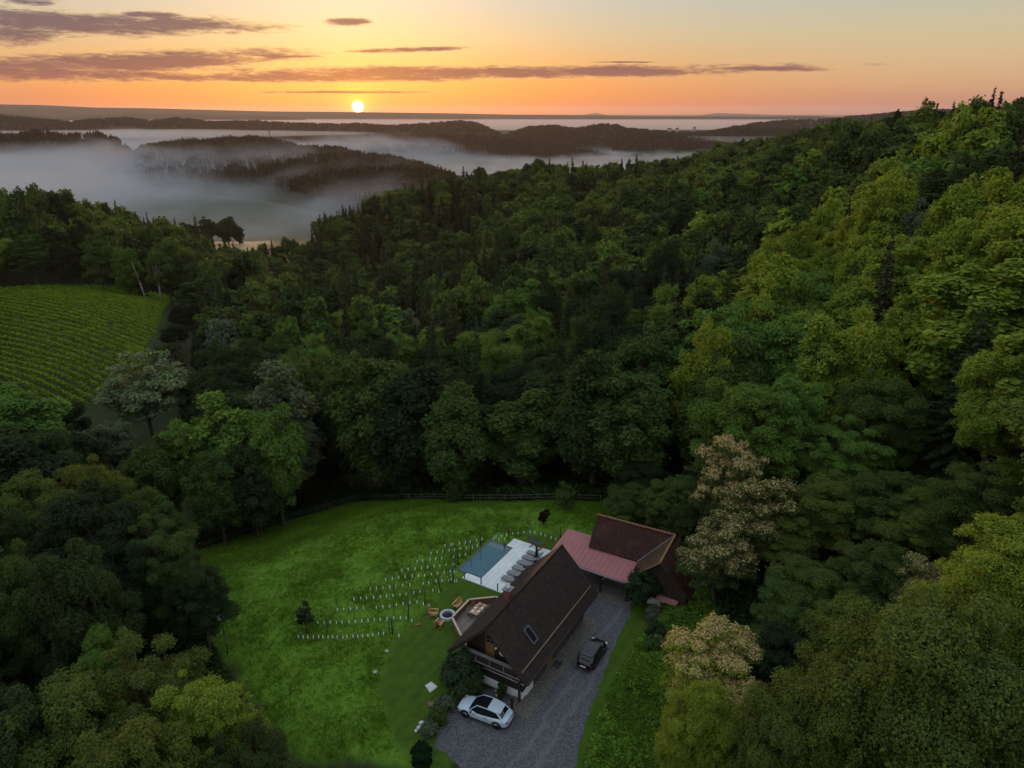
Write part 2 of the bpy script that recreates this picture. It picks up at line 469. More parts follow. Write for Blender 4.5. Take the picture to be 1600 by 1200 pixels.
# ------------------------------------------------------------------ ground sheet
def ground_material():
    m_, g, b, out = mat("ground_cover")
    geo = g.node('ShaderNodeNewGeometry').outputs['Position']
    def att(nm):
        a = g.node('ShaderNodeAttribute', attribute_name=nm); return a.outputs['Fac']
    nb = g.noise(geo, 0.12, 4.0, 0.6); nm = g.noise(geo, 0.9, 4.0, 0.65); nf = g.noise(geo, 5.0, 4.0, 0.7)
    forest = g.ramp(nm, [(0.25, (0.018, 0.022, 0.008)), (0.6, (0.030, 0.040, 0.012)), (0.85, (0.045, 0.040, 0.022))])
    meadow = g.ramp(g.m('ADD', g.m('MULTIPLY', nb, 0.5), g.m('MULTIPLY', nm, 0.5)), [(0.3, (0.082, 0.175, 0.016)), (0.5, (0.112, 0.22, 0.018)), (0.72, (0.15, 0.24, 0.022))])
    meadow = g.mix(g.m('MULTIPLY', g.smooth(nf, 0.40, 0.72), 0.35), meadow, (0.028, 0.070, 0.008))
    lawn = g.ramp(nm, [(0.3, (0.034, 0.075, 0.006)), (0.55, (0.052, 0.10, 0.007)), (0.8, (0.08, 0.105, 0.010))])
    lawn = g.mix(g.m('MULTIPLY', g.smooth(nf, 0.45, 0.8), 0.35), lawn, (0.016, 0.035, 0.008))
    px_, py_, pz_ = g.sep(geo)
    stripe = g.m('SINE', g.m('MULTIPLY', g.m('ADD', g.m('ADD', g.m('MULTIPLY', px_, 0.861), g.m('MULTIPLY', py_, -0.507)), g.m('MULTIPLY', nm, 0.5)), 5.2))
    lawn = g.mix(g.m('MULTIPLY', g.smooth(stripe, -0.6, 0.6), 0.16), lawn, (0.10, 0.14, 0.02))
    weeds = g.ramp(nm, [(0.3, (0.012, 0.035, 0.008)), (0.6, (0.03, 0.08, 0.012)), (0.8, (0.05, 0.09, 0.02))])
    field = g.ramp(nb, [(0.3, (0.045, 0.055, 0.032)), (0.7, (0.065, 0.075, 0.045))])
    straw = g.ramp(nb, [(0.3, (0.26, 0.20, 0.12)), (0.7, (0.33, 0.26, 0.17))])
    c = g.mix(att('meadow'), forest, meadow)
    c = g.mix(att('lawn'), c, lawn)
    c = g.mix(att('weeds'), c, weeds)
    c = g.mix(att('field'), c, field)
    c = g.mix(att('straw'), c, straw)
    g.put(b.inputs['Base Color'], c)
    b.inputs['Roughness'].default_value = 0.9
    b.inputs['Specular IOR Level'].default_value = 0.15
    bp = g.node('ShaderNodeBump'); bp.inputs['Strength'].default_value = 0.7; bp.inputs['Distance'].default_value = 0.15
    g.put(bp.inputs['Height'], g.m('ADD', nf, g.m('MULTIPLY', nm, 1.5)))
    g.l.new(bp.outputs[0], b.inputs['Normal'])
    return m_
LAWN = G((690, 1205), (655, 1205), (612, 1150), (590, 1075), (605, 1010), (640, 975), (700, 915), (722, 903), (745, 880), (800, 842), (845, 830), (905, 838)) + [(9, 70), (4, 64), (-2, 56), (-4.5, 49), (-5, 45)]
LAWN2 = G((985, 940), (1032, 940), (1040, 962), (1010, 985), (985, 1030), (960, 1075), (935, 1140), (910, 1210), (880, 1210), (915, 1110), (960, 1000), (980, 965))
def build_ground():
    ang = np.concatenate([np.arange(-66, 66.01, 0.3), np.arange(72, 291, 6.0)])
    rr = [3.0]
    while rr[-1] < 1400: rr.append(rr[-1] * 1.0125 + 0.02)
    while rr[-1] < 42000: rr.append(rr[-1] * 1.18)
    rr = np.array(rr)
    A, Rr = np.meshgrid(np.radians(ang), rr)
    X = (Rr * np.sin(A)).ravel(); Y = (Rr * np.cos(A)).ravel()
    Zg = ground(X, Y)
    na = len(ang); nr = len(rr)
    i = np.arange(nr - 1)[:, None] * na; j = np.arange(na)[None]
    jn = (j + 1) % na
    F = np.stack([i + j, i + na + j, i + na + jn, i + jn], -1).reshape(-1, 4)[:, ::-1]
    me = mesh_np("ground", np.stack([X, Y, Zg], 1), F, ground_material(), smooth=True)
    def put(nm, v):
        a = me.attributes.new(nm, 'FLOAT', 'POINT'); a.data.foreach_set("value", v.astype(np.float32))
    def soft(poly, w, wob=0.0, sc=2.0):
        d = poly_dist(X, Y, poly); ins = in_poly(X, Y, poly)
        sd = np.where(ins, d, -d) + (fbm(X / sc, Y / sc, 3, 5) - 0.5) * wob
        return _sstep(sd, -w, w)
    put('meadow', np.maximum(soft(MEADOW, 0.8, 1.5), soft(VINE, 2.0) * 0.12))  # vineyard kept near forest dark: shade between rows put into ground colour
    put('lawn', np.maximum(soft(LAWN, 0.5, 0.5), soft(LAWN2, 0.25, 0.4)))
    put('weeds', soft(EMBANK, 0.4, 1.0) * (1 - soft(LAWN2, 0.25, 0.4)))
    far = np.hypot(X, Y)
    fa = G((370, 374), (440, 374), (440, 362), (370, 362)); sa = G((270, 398), (412, 392), (425, 376), (330, 378))
    put('field', ((far > 560) & (X < -90)).astype(float)); put('straw', soft(sa, 4.0))
    o = link("ground", me); o["kind"] = "structure"
build_ground()

# ------------------------------------------------------------------ far hills
hill_mat = plain("hill_forest_floor", (0.022, 0.030, 0.014), 0.95, spec=0.1, scale=0.02, var=0.3)
def hill(crest, Y, wf, wb, treeh, floor=FLOOR, step=6, seed=0, taper=(0.06, 0.06), name="hill"):
    """a long hill whose tree line runs along the crest; returns a sampler of points on it"""
    px = np.array([c[0] for c in crest], float); py = np.array([c[1] for c in crest], float)
    yy = np.array([c[2] if len(c) > 2 else Y for c in crest], float)
    n = max(12, int((px[-1] - px[0]) / step))
    q = np.linspace(px[0], px[-1], n)
    pts = np.array([on_depth(a, b, d) for a, b, d in zip(q, np.interp(q, px, py), np.interp(q, px, yy))])
    t = np.linspace(0, 1, n)
    ends = np.ones(n)
    if taper[0]: ends *= _sstep(t, 0, taper[0])
    if taper[1]: ends *= _sstep(1 - t, 0, taper[1])
    zc = pts[:, 2] - treeh
    s = np.linspace(-1, 1, 33)
    rad = pts[:, :2] / np.linalg.norm(pts[:, :2], axis=1)[:, None]
    def at_(i_f, sv):
        i0 = np.clip(np.floor(i_f).astype(int), 0, n - 2); f = i_f - i0
        p = pts[i0, :2] * (1 - f)[:, None] + pts[i0 + 1, :2] * f[:, None]
        z0 = zc[i0] * (1 - f) + zc[i0 + 1] * f; e = ends[i0] * (1 - f) + ends[i0 + 1] * f
        r_ = rad[i0]
        w = np.where(sv < 0, wf, wb)
        xy = p + r_ * (sv * w)[:, None]
        prof = np.cos(np.clip(np.abs(sv), 0, 1) * math.pi / 2) ** 1.5
        z = floor - 4 + (z0 - floor + 4) * prof * (0.2 + 0.8 * e)
        z = z + (fbm(xy[:, 0] / 120, xy[:, 1] / 120, 3, seed) - 0.5) * 16 * np.minimum(1, np.abs(sv) * 3) * prof
        return xy[:, 0], xy[:, 1], z
    I, Sg = np.meshgrid(np.arange(n, dtype=float), s, indexing='ij')
    X, Yv, Zv = at_(np.minimum(I.ravel(), n - 1.001), Sg.ravel())
    k = len(s); i = np.arange(n - 1)[:, None] * k; j = np.arange(k - 1)[None]
    F = np.stack([i + j, i + j + k, i + j + k + 1, i + j + 1], -1).reshape(-1, 4)
    o = link(name, mesh_np(name, np.stack([X, Yv, Zv], 1), F, hill_mat, smooth=True)); o["kind"] = "structure"
    L = np.sum(np.linalg.norm(np.diff(pts[:, :2], axis=0), axis=1))
    def sample(cnt, smin=-0.75, smax=0.12):
        r2 = np.random.default_rng(seed + 99)
        iv = r2.uniform(0, n - 1.01, cnt); sv = r2.uniform(smin, smax, cnt)
        sv[: cnt // 7] = r2.normal(0, 0.02, cnt // 7)
        return at_(iv, sv)
    sample.length = L
    return sample
HILLS = []
# the far blue chains have no trees of their own at that distance
hill([(-160, 161), (0, 163), (60, 164), (150, 168), (230, 169), (300, 171), (420, 174), (560, 175), (700, 177), (800, 179), (900, 180), (1000, 181), (1200, 182), (1420, 179)], 9800, 900, 1200, 0, floor=-110, seed=1, taper=(0, 0.1))
hill([(860, 183), (905, 181), (920, 178), (932, 176.5), (945, 179), (975, 183)], 21000, 1800, 1800, 0, floor=-150, seed=2, taper=(0, 0))
hill([(1075, 183), (1100, 179), (1122, 176.5), (1150, 177.5), (1200, 179), (1260, 181), (1300, 184)], 21000, 1800, 1800, 0, floor=-150, seed=3, taper=(0, 0))
hill([(-100, 172), (0, 176), (60, 180), (120, 184), (150, 186)], 6800, 600, 600, 0, floor=-90, seed=31, taper=(0, 0.15))
hill([(60, 183), (140, 178), (200, 177), (300, 178), (420, 180), (520, 183)], 7800, 600, 600, 0, floor=-100, seed=32, taper=(0.1, 0.15))
HILLS.append((hill([(-160, 176), (0, 178), (60, 184), (112, 188), (150, 184), (200, 182), (235, 187), (275, 182), (330, 188), (400, 187), (450, 190), (520, 192), (560, 191), (600, 194), (640, 193), (690, 189), (720, 187), (750, 190), (790, 199), (830, 208)], 3600, 520, 400, 20, seed=4, taper=(0, 0.1)), 5200, 0.55))
HILLS.append((hill([(560, 216), (620, 211), (680, 208), (740, 210), (800, 215), (850, 222), (900, 230), (950, 237), (1005, 243)], 2750, 380, 300, 20, seed=5), 2400, 0.9))
HILLS.append((hill([(770, 212), (805, 204), (830, 196), (870, 195), (900, 200), (940, 192), (965, 194), (980, 200), (1000, 201), (1050, 205), (1080, 206), (1110, 204), (1150, 196), (1200, 199), (1290, 204)], 3250, 420, 350, 18, seed=6), 3000, 0.35))
HILLS.append((hill([(960, 212), (1030, 208), (1080, 214), (1120, 219), (1150, 225)], 2900, 250, 220, 18, seed=16), 800, 0.8))
HILLS.append((hill([(1120, 203), (1180, 191), (1230, 187), (1290, 185), (1330, 181), (1352, 179), (1390, 175), (1470, 170), (1560, 170)], 4300, 500, 400, 18, seed=7, taper=(0.1, 0)), 2200, 0.3))
HILLS.append((hill([(-160, 214), (-60, 207), (20, 206), (45, 201), (75, 200), (86, 206), (98, 207), (128, 205), (150, 203), (172, 211), (222, 218)], 2000, 240, 200, 20, seed=8, taper=(0, 0.12)), 900, 0.8))
SA = hill([(190, 232, 2050), (225, 225, 2000), (265, 220, 1970), (285, 216, 1950), (320, 217, 1900), (350, 213, 1880), (395, 212, 1850), (420, 215, 1800), (450, 221, 1750), (470, 227, 1700), (500, 226, 1650), (540, 231, 1580), (570, 238, 1520), (610, 243, 1450), (650, 251, 1380), (700, 266, 1280), (740, 284, 1200)], 1800, 700, 300, 19, seed=9)
HILLS.append((SA, 3600, 0.75))

# ------------------------------------------------------------------ fog in the valleys
def fog_mat(name, dens, col=(0.80, 0.82, 0.86), aniso=0.25):
    m_ = bpy.data.materials.new(name); m_.use_nodes = True
    g = NT(m_.node_tree); g.n.clear()
    out = g.node('ShaderNodeOutputMaterial')
    v = g.node('ShaderNodeVolumePrincipled')
    v.inputs['Color'].default_value = (*col, 1)
    v.inputs['Density'].default_value = dens
    v.inputs['Anisotropy'].default_value = aniso
    g.l.new(v.outputs[0], out.inputs['Volume'])
    return m_
def fog_bank(cx, cy, rx, ry, rot, ztop, thick, m_, seed=0, rough=0.5, n=44, sc=1.0, name="fog_bank"):
    """a lens of fog: an even, closed body that thins out to nothing at its rim"""
    u = np.linspace(-1, 1, n); U, V = np.meshgrid(u, u)
    # square to disc
    Xd = U * np.sqrt(1 - V * V / 2); Yd = V * np.sqrt(1 - U * U / 2)
    c, s = math.cos(rot), math.sin(rot)
    X = cx + Xd * rx * c - Yd * ry * s; Y = cy + Xd * rx * s + Yd * ry * c
    rr = np.clip(Xd ** 2 + Yd ** 2, 0, 1)
    prof = (1 - rr) ** 0.8
    nz = fbm(X / (260 * sc) + seed, Y / (420 * sc), 4, seed) - 0.5
    T = thick * prof * np.clip(1 + 2.2 * rough * nz, 0.02, 3)
    top = ztop - (1 - prof) * thick * 0.5 + nz * 14 * prof
    bot = top - T
    N = n * n
    Vt = np.concatenate([np.stack([X, Y, top], -1).reshape(-1, 3), np.stack([X, Y, bot], -1).reshape(-1, 3)])
    i = np.arange(n - 1)[:, None] * n; j = np.arange(n - 1)[None]
    Ft = np.stack([i + j, i + j + 1, i + n + j + 1, i + n + j], -1).reshape(-1, 4)
    Fb = Ft[:, ::-1] + N
    bd = np.concatenate([np.arange(n), np.arange(1, n) * n + n - 1, (n - 1) * n + np.arange(n - 2, -1, -1), np.arange(n - 2, 0, -1) * n])
    bn = np.roll(bd, -1)
    Fs = np.stack([bn, bd, bd + N, bn + N], -1)
    o = link(name, mesh_np(name, Vt, np.concatenate([Ft, Fb, Fs]), m_, smooth=True)); o["kind"] = "stuff"
    return o
F1 = fog_mat("fog_dense", 0.0045)
F2 = fog_mat("fog_thin", 0.0016)
F3 = fog_mat("fog_far", 0.0020, (0.66, 0.60, 0.62))
def fog_at(px, py, Y, rx, ry, thick, m_, rot=0.0, seed=0, **k):
    x, y, z = on_depth(px, py, Y)
    return fog_bank(x, y, rx, ry, rot, z, thick, m_, seed, **k)
def valley_fog():
    """one closed body of fog filling the valleys: its density thins upwards and billows"""
    m_ = bpy.data.materials.new("valley_fog"); m_.use_nodes = True
    g = NT(m_.node_tree); g.n.clear()
    out = g.node('ShaderNodeOutputMaterial')
    v = g.node('ShaderNodeVolumePrincipled')
    pos = g.node('ShaderNodeNewGeometry').outputs['Position']
    x, y, z = g.sep(pos)
    p2 = g.comb(x, g.m('MULTIPLY', y, 0.55), g.m('MULTIPLY', z, 2.4))
    n1 = g.noise(p2, 0.0042, 2.0, 0.5); n2 = g.noise(p2, 0.017, 3.0, 0.6)
    billow = g.m('ADD', g.m('MULTIPLY', g.m('SUBTRACT', n1, 0.5), 52.0), g.m('MULTIPLY', g.m('SUBTRACT', n2, 0.5), 26.0))
    # where fog lies: soft pools, each with its own top
    top = None; cov = None
    for cx, cy, rx, ry, h in POOLS:
        qx = g.m('DIVIDE', g.m('SUBTRACT', x, cx), rx); qy = g.m('DIVIDE', g.m('SUBTRACT', y, cy), ry)
        r2 = g.m('ADD', g.m('MULTIPLY', qx, qx), g.m('MULTIPLY', qy, qy))
        e = g.m('EXPONENT', g.m('MULTIPLY', r2, -1.0))
        w = g.m('MULTIPLY', e, h - FLOOR)
        top = w if top is None else g.m('MAXIMUM', top, w)
    hgt = g.m('SUBTRACT', g.m('ADD', g.m('ADD', top, FLOOR), billow), z)     # depth under the fog top
    d = g.smooth(hgt, -9.0, 40.0)
    d = g.m('MULTIPLY', d, g.m('ADD', 0.35, g.m('MULTIPLY', n2, 1.3)))
    # nothing reaches the near woods
    d = g.m('MULTIPLY', d, g.smooth(y, 640.0, 830.0))
    g.put(v.inputs['Density'], g.m('MULTIPLY', d, 0.0075))
    v.inputs['Color'].default_value = (0.58, 0.63, 0.70, 1)
    v.inputs['Anisotropy'].default_value = 0.15
    g.l.new(v.outputs[0], out.inputs['Volume'])
    mb = MB(); mb.box((-150, 1780, -39), (3100, 2320, 118))
    o = mb.build("valley_fog", m_); o["kind"] = "stuff"
def pool(px, py, Y, rx, ry):
    x, y, z = on_depth(px, py, Y); return (x, y, rx, ry, z)
POOLS = [pool(20, 236, 1450, 400, 420), pool(-120, 258, 1050, 330, 300), pool(150, 214, 1760, 430, 170), pool(290, 219, 1600, 280, 95), pool(400, 220, 1510, 330, 75), pool(570, 235, 1310, 180, 55), pool(250, 262, 1230, 190, 70), pool(590, 272, 1060, 150, 90),
         pool(660, 288, 1000, 170, 110), pool(760, 243, 2050, 520, 330), pool(960, 253, 1560, 480, 360), pool(1090, 238, 2250, 480, 260), pool(240, 201, 2500, 700, 200), pool(560, 204, 2480, 420, 160), pool(280, 342, 820, 230, 50), pool(480, 342, 880, 150, 45)]
valley_fog()
# thin banks between the farther ridges
fog_at(240, 202, 2950, 900, 300, 30, F2, 0, 15)
fog_at(1180, 212, 3000, 500, 200, 26, F2, 0, 17)
fog_at(1260, 204, 3700, 500, 300, 26, F2, 0, 18)
# the sea of fog out in the plain
fog_at(300, 188, 6200, 4200, 2000, 50, F3, 0, 19, sc=6)
fog_at(900, 189, 6200, 4200, 2000, 46, F3, 0, 20, sc=6)
fog_at(1300, 190, 6200, 3600, 1700, 46, F3, 0, 21, sc=6)
fog_at(700, 186, 9000, 9000, 900, 50, F3, 0, 22, sc=8)
# thin air over everything
def build_haze():
    m_ = fog_mat("haze_air", 2.0e-5, (0.84, 0.80, 0.86), 0.55)
    mb = MB(); mb.box((0, 12000, 5), (64000, 27000, 340))
    o = mb.build("haze", m_); o["kind"] = "stuff"
build_haze()
# ------------------------------------------------------------------ trees
bark = plain("bark", (0.075, 0.058, 0.042), 0.9, scale=9, var=0.35, bump=0.4)
bark_pale = plain("pale_bark", (0.20, 0.18, 0.155), 0.8, scale=7, var=0.4, bump=0.3)
LEAF = leaf_mat("leaves", None, None, None, True)
NEEDLE = leaf_mat("needles", None, None, None, True, trans=0.12)
LEAF_S = leaf_mat("wood_leaves", (0.034, 0.054, 0.025), (0.066, 0.100, 0.034), (0.125, 0.172, 0.040))
NEEDLE_S = leaf_mat("wood_needles", (0.030, 0.040, 0.020), (0.040, 0.048, 0.022), (0.052, 0.056, 0.026), trans=0.12)

LEAF_H = leaf_mat("hill_leaves", (0.024, 0.030, 0.018), (0.034, 0.042, 0.022), (0.05, 0.055, 0.028))
NEEDLE_H = leaf_mat("hill_needles", (0.018, 0.022, 0.015), (0.024, 0.028, 0.018), (0.03, 0.034, 0.02), trans=0.1)
def quads(P, Nn, size, r_, asp=0.62):
    """leaf-shaped faces at points P facing Nn"""
    n = len(P)
    a = r_.normal(size=(n, 3)); t = a - (a * Nn).sum(1)[:, None] * Nn
    t /= np.linalg.norm(t, axis=1)[:, None] + 1e-9
    b = np.cross(Nn, t)
    s = size * r_.uniform(0.6, 1.35, n)[:, None]
    lift = Nn * s * r_.uniform(-0.25, 0.1, n)[:, None]
    V = np.stack([P - t * s, P - b * s * asp + lift, P + t * s, P + b * s * asp + lift], 1).reshape(-1, 3)
    return V, np.arange(4 * n).reshape(-1, 4)
def limb_mesh(segs, n=5):
    """tapered limbs: list of (a, b, ra, rb)"""
    mb = MB()
    for a, b, ra, rb in segs: mb.tube(a, b, ra, rb, n, cap=False)
    return mb
def broadleaf(seed, H, Rc, zb, nleaf, leaf, nl, flat=0.75, tips=0.0, open_=0.0, lobe=(0.24, 0.40)):
    """crown of leaf-sized faces in clumps around limbs; returns (crown verts, faces, tip mask, limb segments)"""
    r_ = np.random.default_rng(seed)
    c = np.array((0, 0, zb + (H - zb) * 0.48)); ez = (H - zb) * 0.52
    cs = []; rl = []
    ga = 2.39996
    for i in range(nl):
        v = 1 - 1.62 * (i + 0.5) / nl            # from the top down past the waist
        a = i * ga + r_.uniform(-0.5, 0.5)
        h = max(0.0, 1 - abs(v) ** 2.4) ** 0.46
        k = r_.uniform(0.48, 0.97)
        taper = 1.0 if v > -0.1 else 1.0 + (v + 0.1) * 0.45
        cs.append(c + np.array((math.cos(a) * h * Rc * k * taper, math.sin(a) * h * Rc * k * taper, v * ez * k + r_.uniform(-0.5, 0.5))))
        rl.append(Rc * (lobe[0] * 0.65 + (lobe[1] * 1.05 - lobe[0] * 0.65) * r_.random() ** 1.4))
    for i in range(max(2, nl // 6)):
        cs.append(c + r_.normal(size=3) * np.array((Rc, Rc, ez)) * 0.25); rl.append(Rc * 0.4)
    cs = np.array(cs); rl = np.array(rl)
    w = rl ** 2; w /= w.sum()
    N = int(nleaf * 1.9)
    li = r_.choice(len(cs), N, p=w)
    d = r_.normal(size=(N, 3)); d[:, 2] += 0.35; d /= np.linalg.norm(d, axis=1)[:, None]
    rad = rl[li] * (0.50 + 0.62 * r_.random(N) ** 0.8) * (1 + 0.25 * np.sin(d[:, 0] * 7 + li) * np.sin(d[:, 1] * 6 + li * 2))
    P = cs[li] + d * rad[:, None] * np.array((1, 1, flat))
    # thin the leaves deep inside other clumps
    ins = np.zeros(N, int)
    for k in range(len(cs)):
        q = (P - cs[k]) / np.array((1, 1, flat)) / rl[k]
        ins += (np.einsum('ij,ij->i', q, q) < 0.36) & (li != k)
    keep = (ins == 0) | (r_.random(N) < 0.12)
    P = P[keep]; d = d[keep]; li = li[keep]
    if len(P) > nleaf: P = P[:nleaf]; d = d[:nleaf]; li = li[:nleaf]
    P = P + r_.normal(size=P.shape) * leaf * 0.5
    out = P - c; out /= np.linalg.norm(out, axis=1)[:, None] + 1e-6
    Nn = d * 0.55 + out * 0.35 + np.array((0, 0, 0.65)) + r_.normal(size=P.shape) * 0.45
    Nn /= np.linalg.norm(Nn, axis=1)[:, None]
    V, F = quads(P, Nn, leaf, r_)
    tip = (d[:, 2] > 0.25) & (P[:, 2] > zb + (H - zb) * (0.42)) & (r_.random(len(P)) < tips)
    segs = []
    tr = 0.016 * H + 0.06
    top = c + np.array((0, 0, ez * 0.35))
    pts = [np.array((0, 0, -1.2)), np.array((r_.uniform(-.2, .2), r_.uniform(-.2, .2), zb * 0.6)), np.array((r_.uniform(-.3, .3), r_.uniform(-.3, .3), zb * 1.15 + 0.3)), top]
    rads = [tr * 1.35, tr, tr * 0.8, tr * 0.25]
    for i in range(3): segs.append((pts[i], pts[i + 1], rads[i], rads[i + 1]))
    for k in range(0, len(cs)):
        f = r_.uniform(0.1, 0.75)
        a = pts[2] * (1 - f) + pts[3] * f
        mid = a * 0.45 + cs[k] * 0.55 + np.array((0, 0, -0.06 * Rc))
        r0 = tr * 0.42 * (1 - f * 0.5)
        segs.append((a, mid, r0, r0 * 0.6)); segs.append((mid, cs[k], r0 * 0.6, r0 * 0.2))
    return V, F, tip, segs
def conifer(seed, H, Rc, nleaf, leaf, zb=1.5):
    """spruce: whorls of drooping branches"""
    r_ = np.random.default_rng(seed)
    tiers = int((H - zb) / 0.75); br = []; segs = [((0, 0, -1), (0, 0, H), 0.018 * H, 0.02)]
    for i in range(tiers):
        t = (i + r_.uniform(-.2, .2)) / tiers; z = zb + t * (H - zb)
        L = Rc * (1 - t) ** 0.85 * r_.uniform(0.8, 1.12) + 0.12
        k = 9 if t < 0.7 else 6
        a0 = r_.uniform(0, 6.28)
        for j in range(k):
            a = a0 + 6.283 * j / k + r_.uniform(-.25, .25); l = L * r_.uniform(0.72, 1.1)
            br.append((a, z, l, r_.uniform(0.18, 0.42) * (1 - 0.7 * t)))
    br = np.array(br)
    w = br[:, 2] ** 1.4; w /= w.sum()
    bi = r_.choice(len(br), nleaf, p=w)
    s = r_.random(nleaf) ** 0.65
    a, z, l, dr = br[bi].T
    wid = (1 - s) * l * 0.20 + 0.06
    off = r_.uniform(-1, 1, nleaf) * wid
    rad = s * l
    x = np.cos(a) * rad - np.sin(a) * off; y = np.sin(a) * rad + np.cos(a) * off
    zz = z - dr * rad - 0.12 * np.abs(off) - r_.random(nleaf) ** 2 * leaf * 1.4 + 0.10 * l * s * s
    P = np.stack([x, y, zz], 1)
    Nn = np.stack([np.cos(a) * 0.5, np.sin(a) * 0.5, np.full(nleaf, 0.8)], 1) + r_.normal(size=(nleaf, 3)) * 0.4
    Nn /= np.linalg.norm(Nn, axis=1)[:, None]
    V, F = quads(P, Nn, leaf, r_, 0.42)
    return V, F, np.zeros(nleaf, bool), segs
def tree_meshes(name, data, lm, bm, flower=None, nseg=5):
    V, F, tip, segs = data
    ms = [lm] + ([flower] if flower else [])
    crown = mesh_np(name + "_crown", V, F, ms, matidx=tip.astype(int) if flower else None)
    mb = limb_mesh(segs, nseg)
    tm = bpy.data.meshes.new(name + "_trunk"); tm.from_pydata(mb.v, [], mb.f); tm.polygons.foreach_set("use_smooth", mb.s); tm.materials.append(bm)
    return crown, tm
def joined(name, data, lm, bm):
    """crown and trunk in one mesh, for trees too small to show parts"""
    V, F, tip, segs = data
    mb = limb_mesh(segs[:3], 4)
    n = len(V); V2 = np.concatenate([V, np.array(mb.v)]); F2 = np.concatenate([F, np.array(mb.f) + n])
    return mesh_np(name, V2, F2, [lm, bm], matidx=np.concatenate([np.zeros(len(F), int), np.ones(len(mb.f), int)]))
def flower_mat():
    m_ = bpy.data.materials.new("chestnut_flowers"); m_.use_nodes = True
    g = NT(m_.node_tree); g.n.clear()
    out = g.node('ShaderNodeOutputMaterial'); geo = g.node('ShaderNodeNewGeometry')
    c = g.ramp(geo.outputs['Random Per Island'], [(0, (0.34, 0.25, 0.11)), (0.5, (0.50, 0.37, 0.17)), (1, (0.62, 0.46, 0.22))])
    d = g.node('ShaderNodeBsdfDiffuse'); g.put(d.inputs[0], c)
    t = g.node('ShaderNodeBsdfTranslucent'); g.put(t.inputs[0], c)
    mx = g.node('ShaderNodeMixShader'); mx.inputs[0].default_value = 0.3
    g.l.new(d.outputs[0], mx.inputs[1]); g.l.new(t.outputs[0], mx.inputs[2]); g.l.new(mx.outputs[0], out.inputs[0])
    return m_
FLOWER = flower_mat()
# prototypes: (crown mesh, trunk mesh, height, crown radius)
PB = {}
PB['near'] = [(*tree_meshes("broadleaf_near", broadleaf(100 + i, 16, r_, zb, 105000, 0.098, nl, fl, lobe=lb), LEAF, bark), 16.0, r_) for i, (r_, zb, nl, fl, lb) in enumerate(
    [(4.6, 1.2, 90, 0.72, (0.15, 0.29)), (5.2, 0.8, 120, 0.55, (0.12, 0.24)), (4.2, 1.0, 80, 0.8, (0.15, 0.31)), (5.0, 1.5, 140, 0.5, (0.11, 0.22)), (3.6, 0.8, 70, 0.9, (0.16, 0.34))])]
PB['mid'] = [(*tree_meshes("broadleaf_mid", broadleaf(200 + i, 16, r_, zb, 28000, 0.19, nl, fl, lobe=lb), LEAF, bark), 16.0, r_) for i, (r_, zb, nl, fl, lb) in enumerate(
    [(4.2, .8, 80, .85, (.16, .32)), (4.8, 1, 96, .72, (.14, .28)), (3.6, .6, 64, .95, (.18, .36)), (4.6, 1.6, 110, .66, (.13, .26)), (4.0, .8, 84, .9, (.15, .3)), (5.4, 1, 110, .68, (.13, .27)), (3.0, .8, 60, .95, (.2, .36)), (4.6, .8, 56, .8, (.2, .42)), (5.0, 2.2, 140, .55, (.10, .2))])]
PB['far'] = [(*tree_meshes("broadleaf_far", broadleaf(300 + i, 16, r_, 0.8, 3800, 0.55, nl, 0.65, lobe=(0.22, 0.38)), LEAF, bark, nseg=4), 16.0, r_) for i, (r_, nl) in enumerate([(4.5, 34), (5.2, 44), (4.0, 30), (5.0, 50), (4.6, 38)])]
PC = {}
PC['near'] = [(*tree_meshes("spruce_near", conifer(400 + i, 20, r_, 22000, 0.17), NEEDLE, bark), 20.0, r_) for i, r_ in enumerate((3.0, 2.6))]
PC['mid'] = [(*tree_meshes("spruce_mid", conifer(410 + i, 20, r_, 9000, 0.27), NEEDLE, bark), 20.0, r_) for i, r_ in enumerate((3.0, 2.6, 3.4))]
PC['far'] = [(*tree_meshes("spruce_far", conifer(420 + i, 20, r_, 2600, 0.5), NEEDLE, bark, nseg=4), 20.0, r_) for i, r_ in enumerate((2.9, 2.5, 3.3))]
# the woods nobody could count: protos kept outside the scene
WOOD = bpy.data.collections.new("wood_trees")
_wood = []
def wood(nm, me):
    o = bpy.data.objects.new(nm, me); WOOD.objects.link(o); _wood.append(o)
for i, (r_, nl) in enumerate([(4.5, 34), (5.2, 44), (4.0, 30), (5.0, 50)]): wood("a%02d_broadleaf" % i, joined("wood_broadleaf", broadleaf(500 + i, 16, r_, 3.0, 3000, 0.58, nl, 0.65, lobe=(0.22, 0.38)), LEAF_S, bark))
for i, r_ in enumerate((2.9, 2.5)): wood("b%02d_spruce" % i, joined("wood_spruce", conifer(520 + i, 20, r_, 2200, 0.55), NEEDLE_S, bark))
for i, (r_, nl) in enumerate([(4.8, 18), (5.4, 22), (4.4, 16)]): wood("c%02d_broadleaf" % i, joined("hill_broadleaf", broadleaf(540 + i, 16, r_, 1.5, 420, 1.5, nl, 0.8, lobe=(0.3, 0.5)), LEAF_H, bark))
for i, r_ in enumerate((3.2, 2.7, 3.8)): wood("d%02d_spruce" % i, joined("hill_spruce", conifer(560 + i, 20, r_, 360, 1.35), NEEDLE_H, bark))
for i, (r_, nl, fl) in enumerate([(4.6, 80, 0.7), (5.0, 110, 0.5)]): wood("e%02d_broadleaf" % i, joined("edge_broadleaf", broadleaf(580 + i, 16, r_, 1.0, 45000, 0.14, nl, fl, lobe=(0.14, 0.28)), LEAF_S, bark))
W_B, W_C, W_HB, W_HC, W_E = (0, 4), (4, 6), (6, 9), (9, 12), (12, 14)

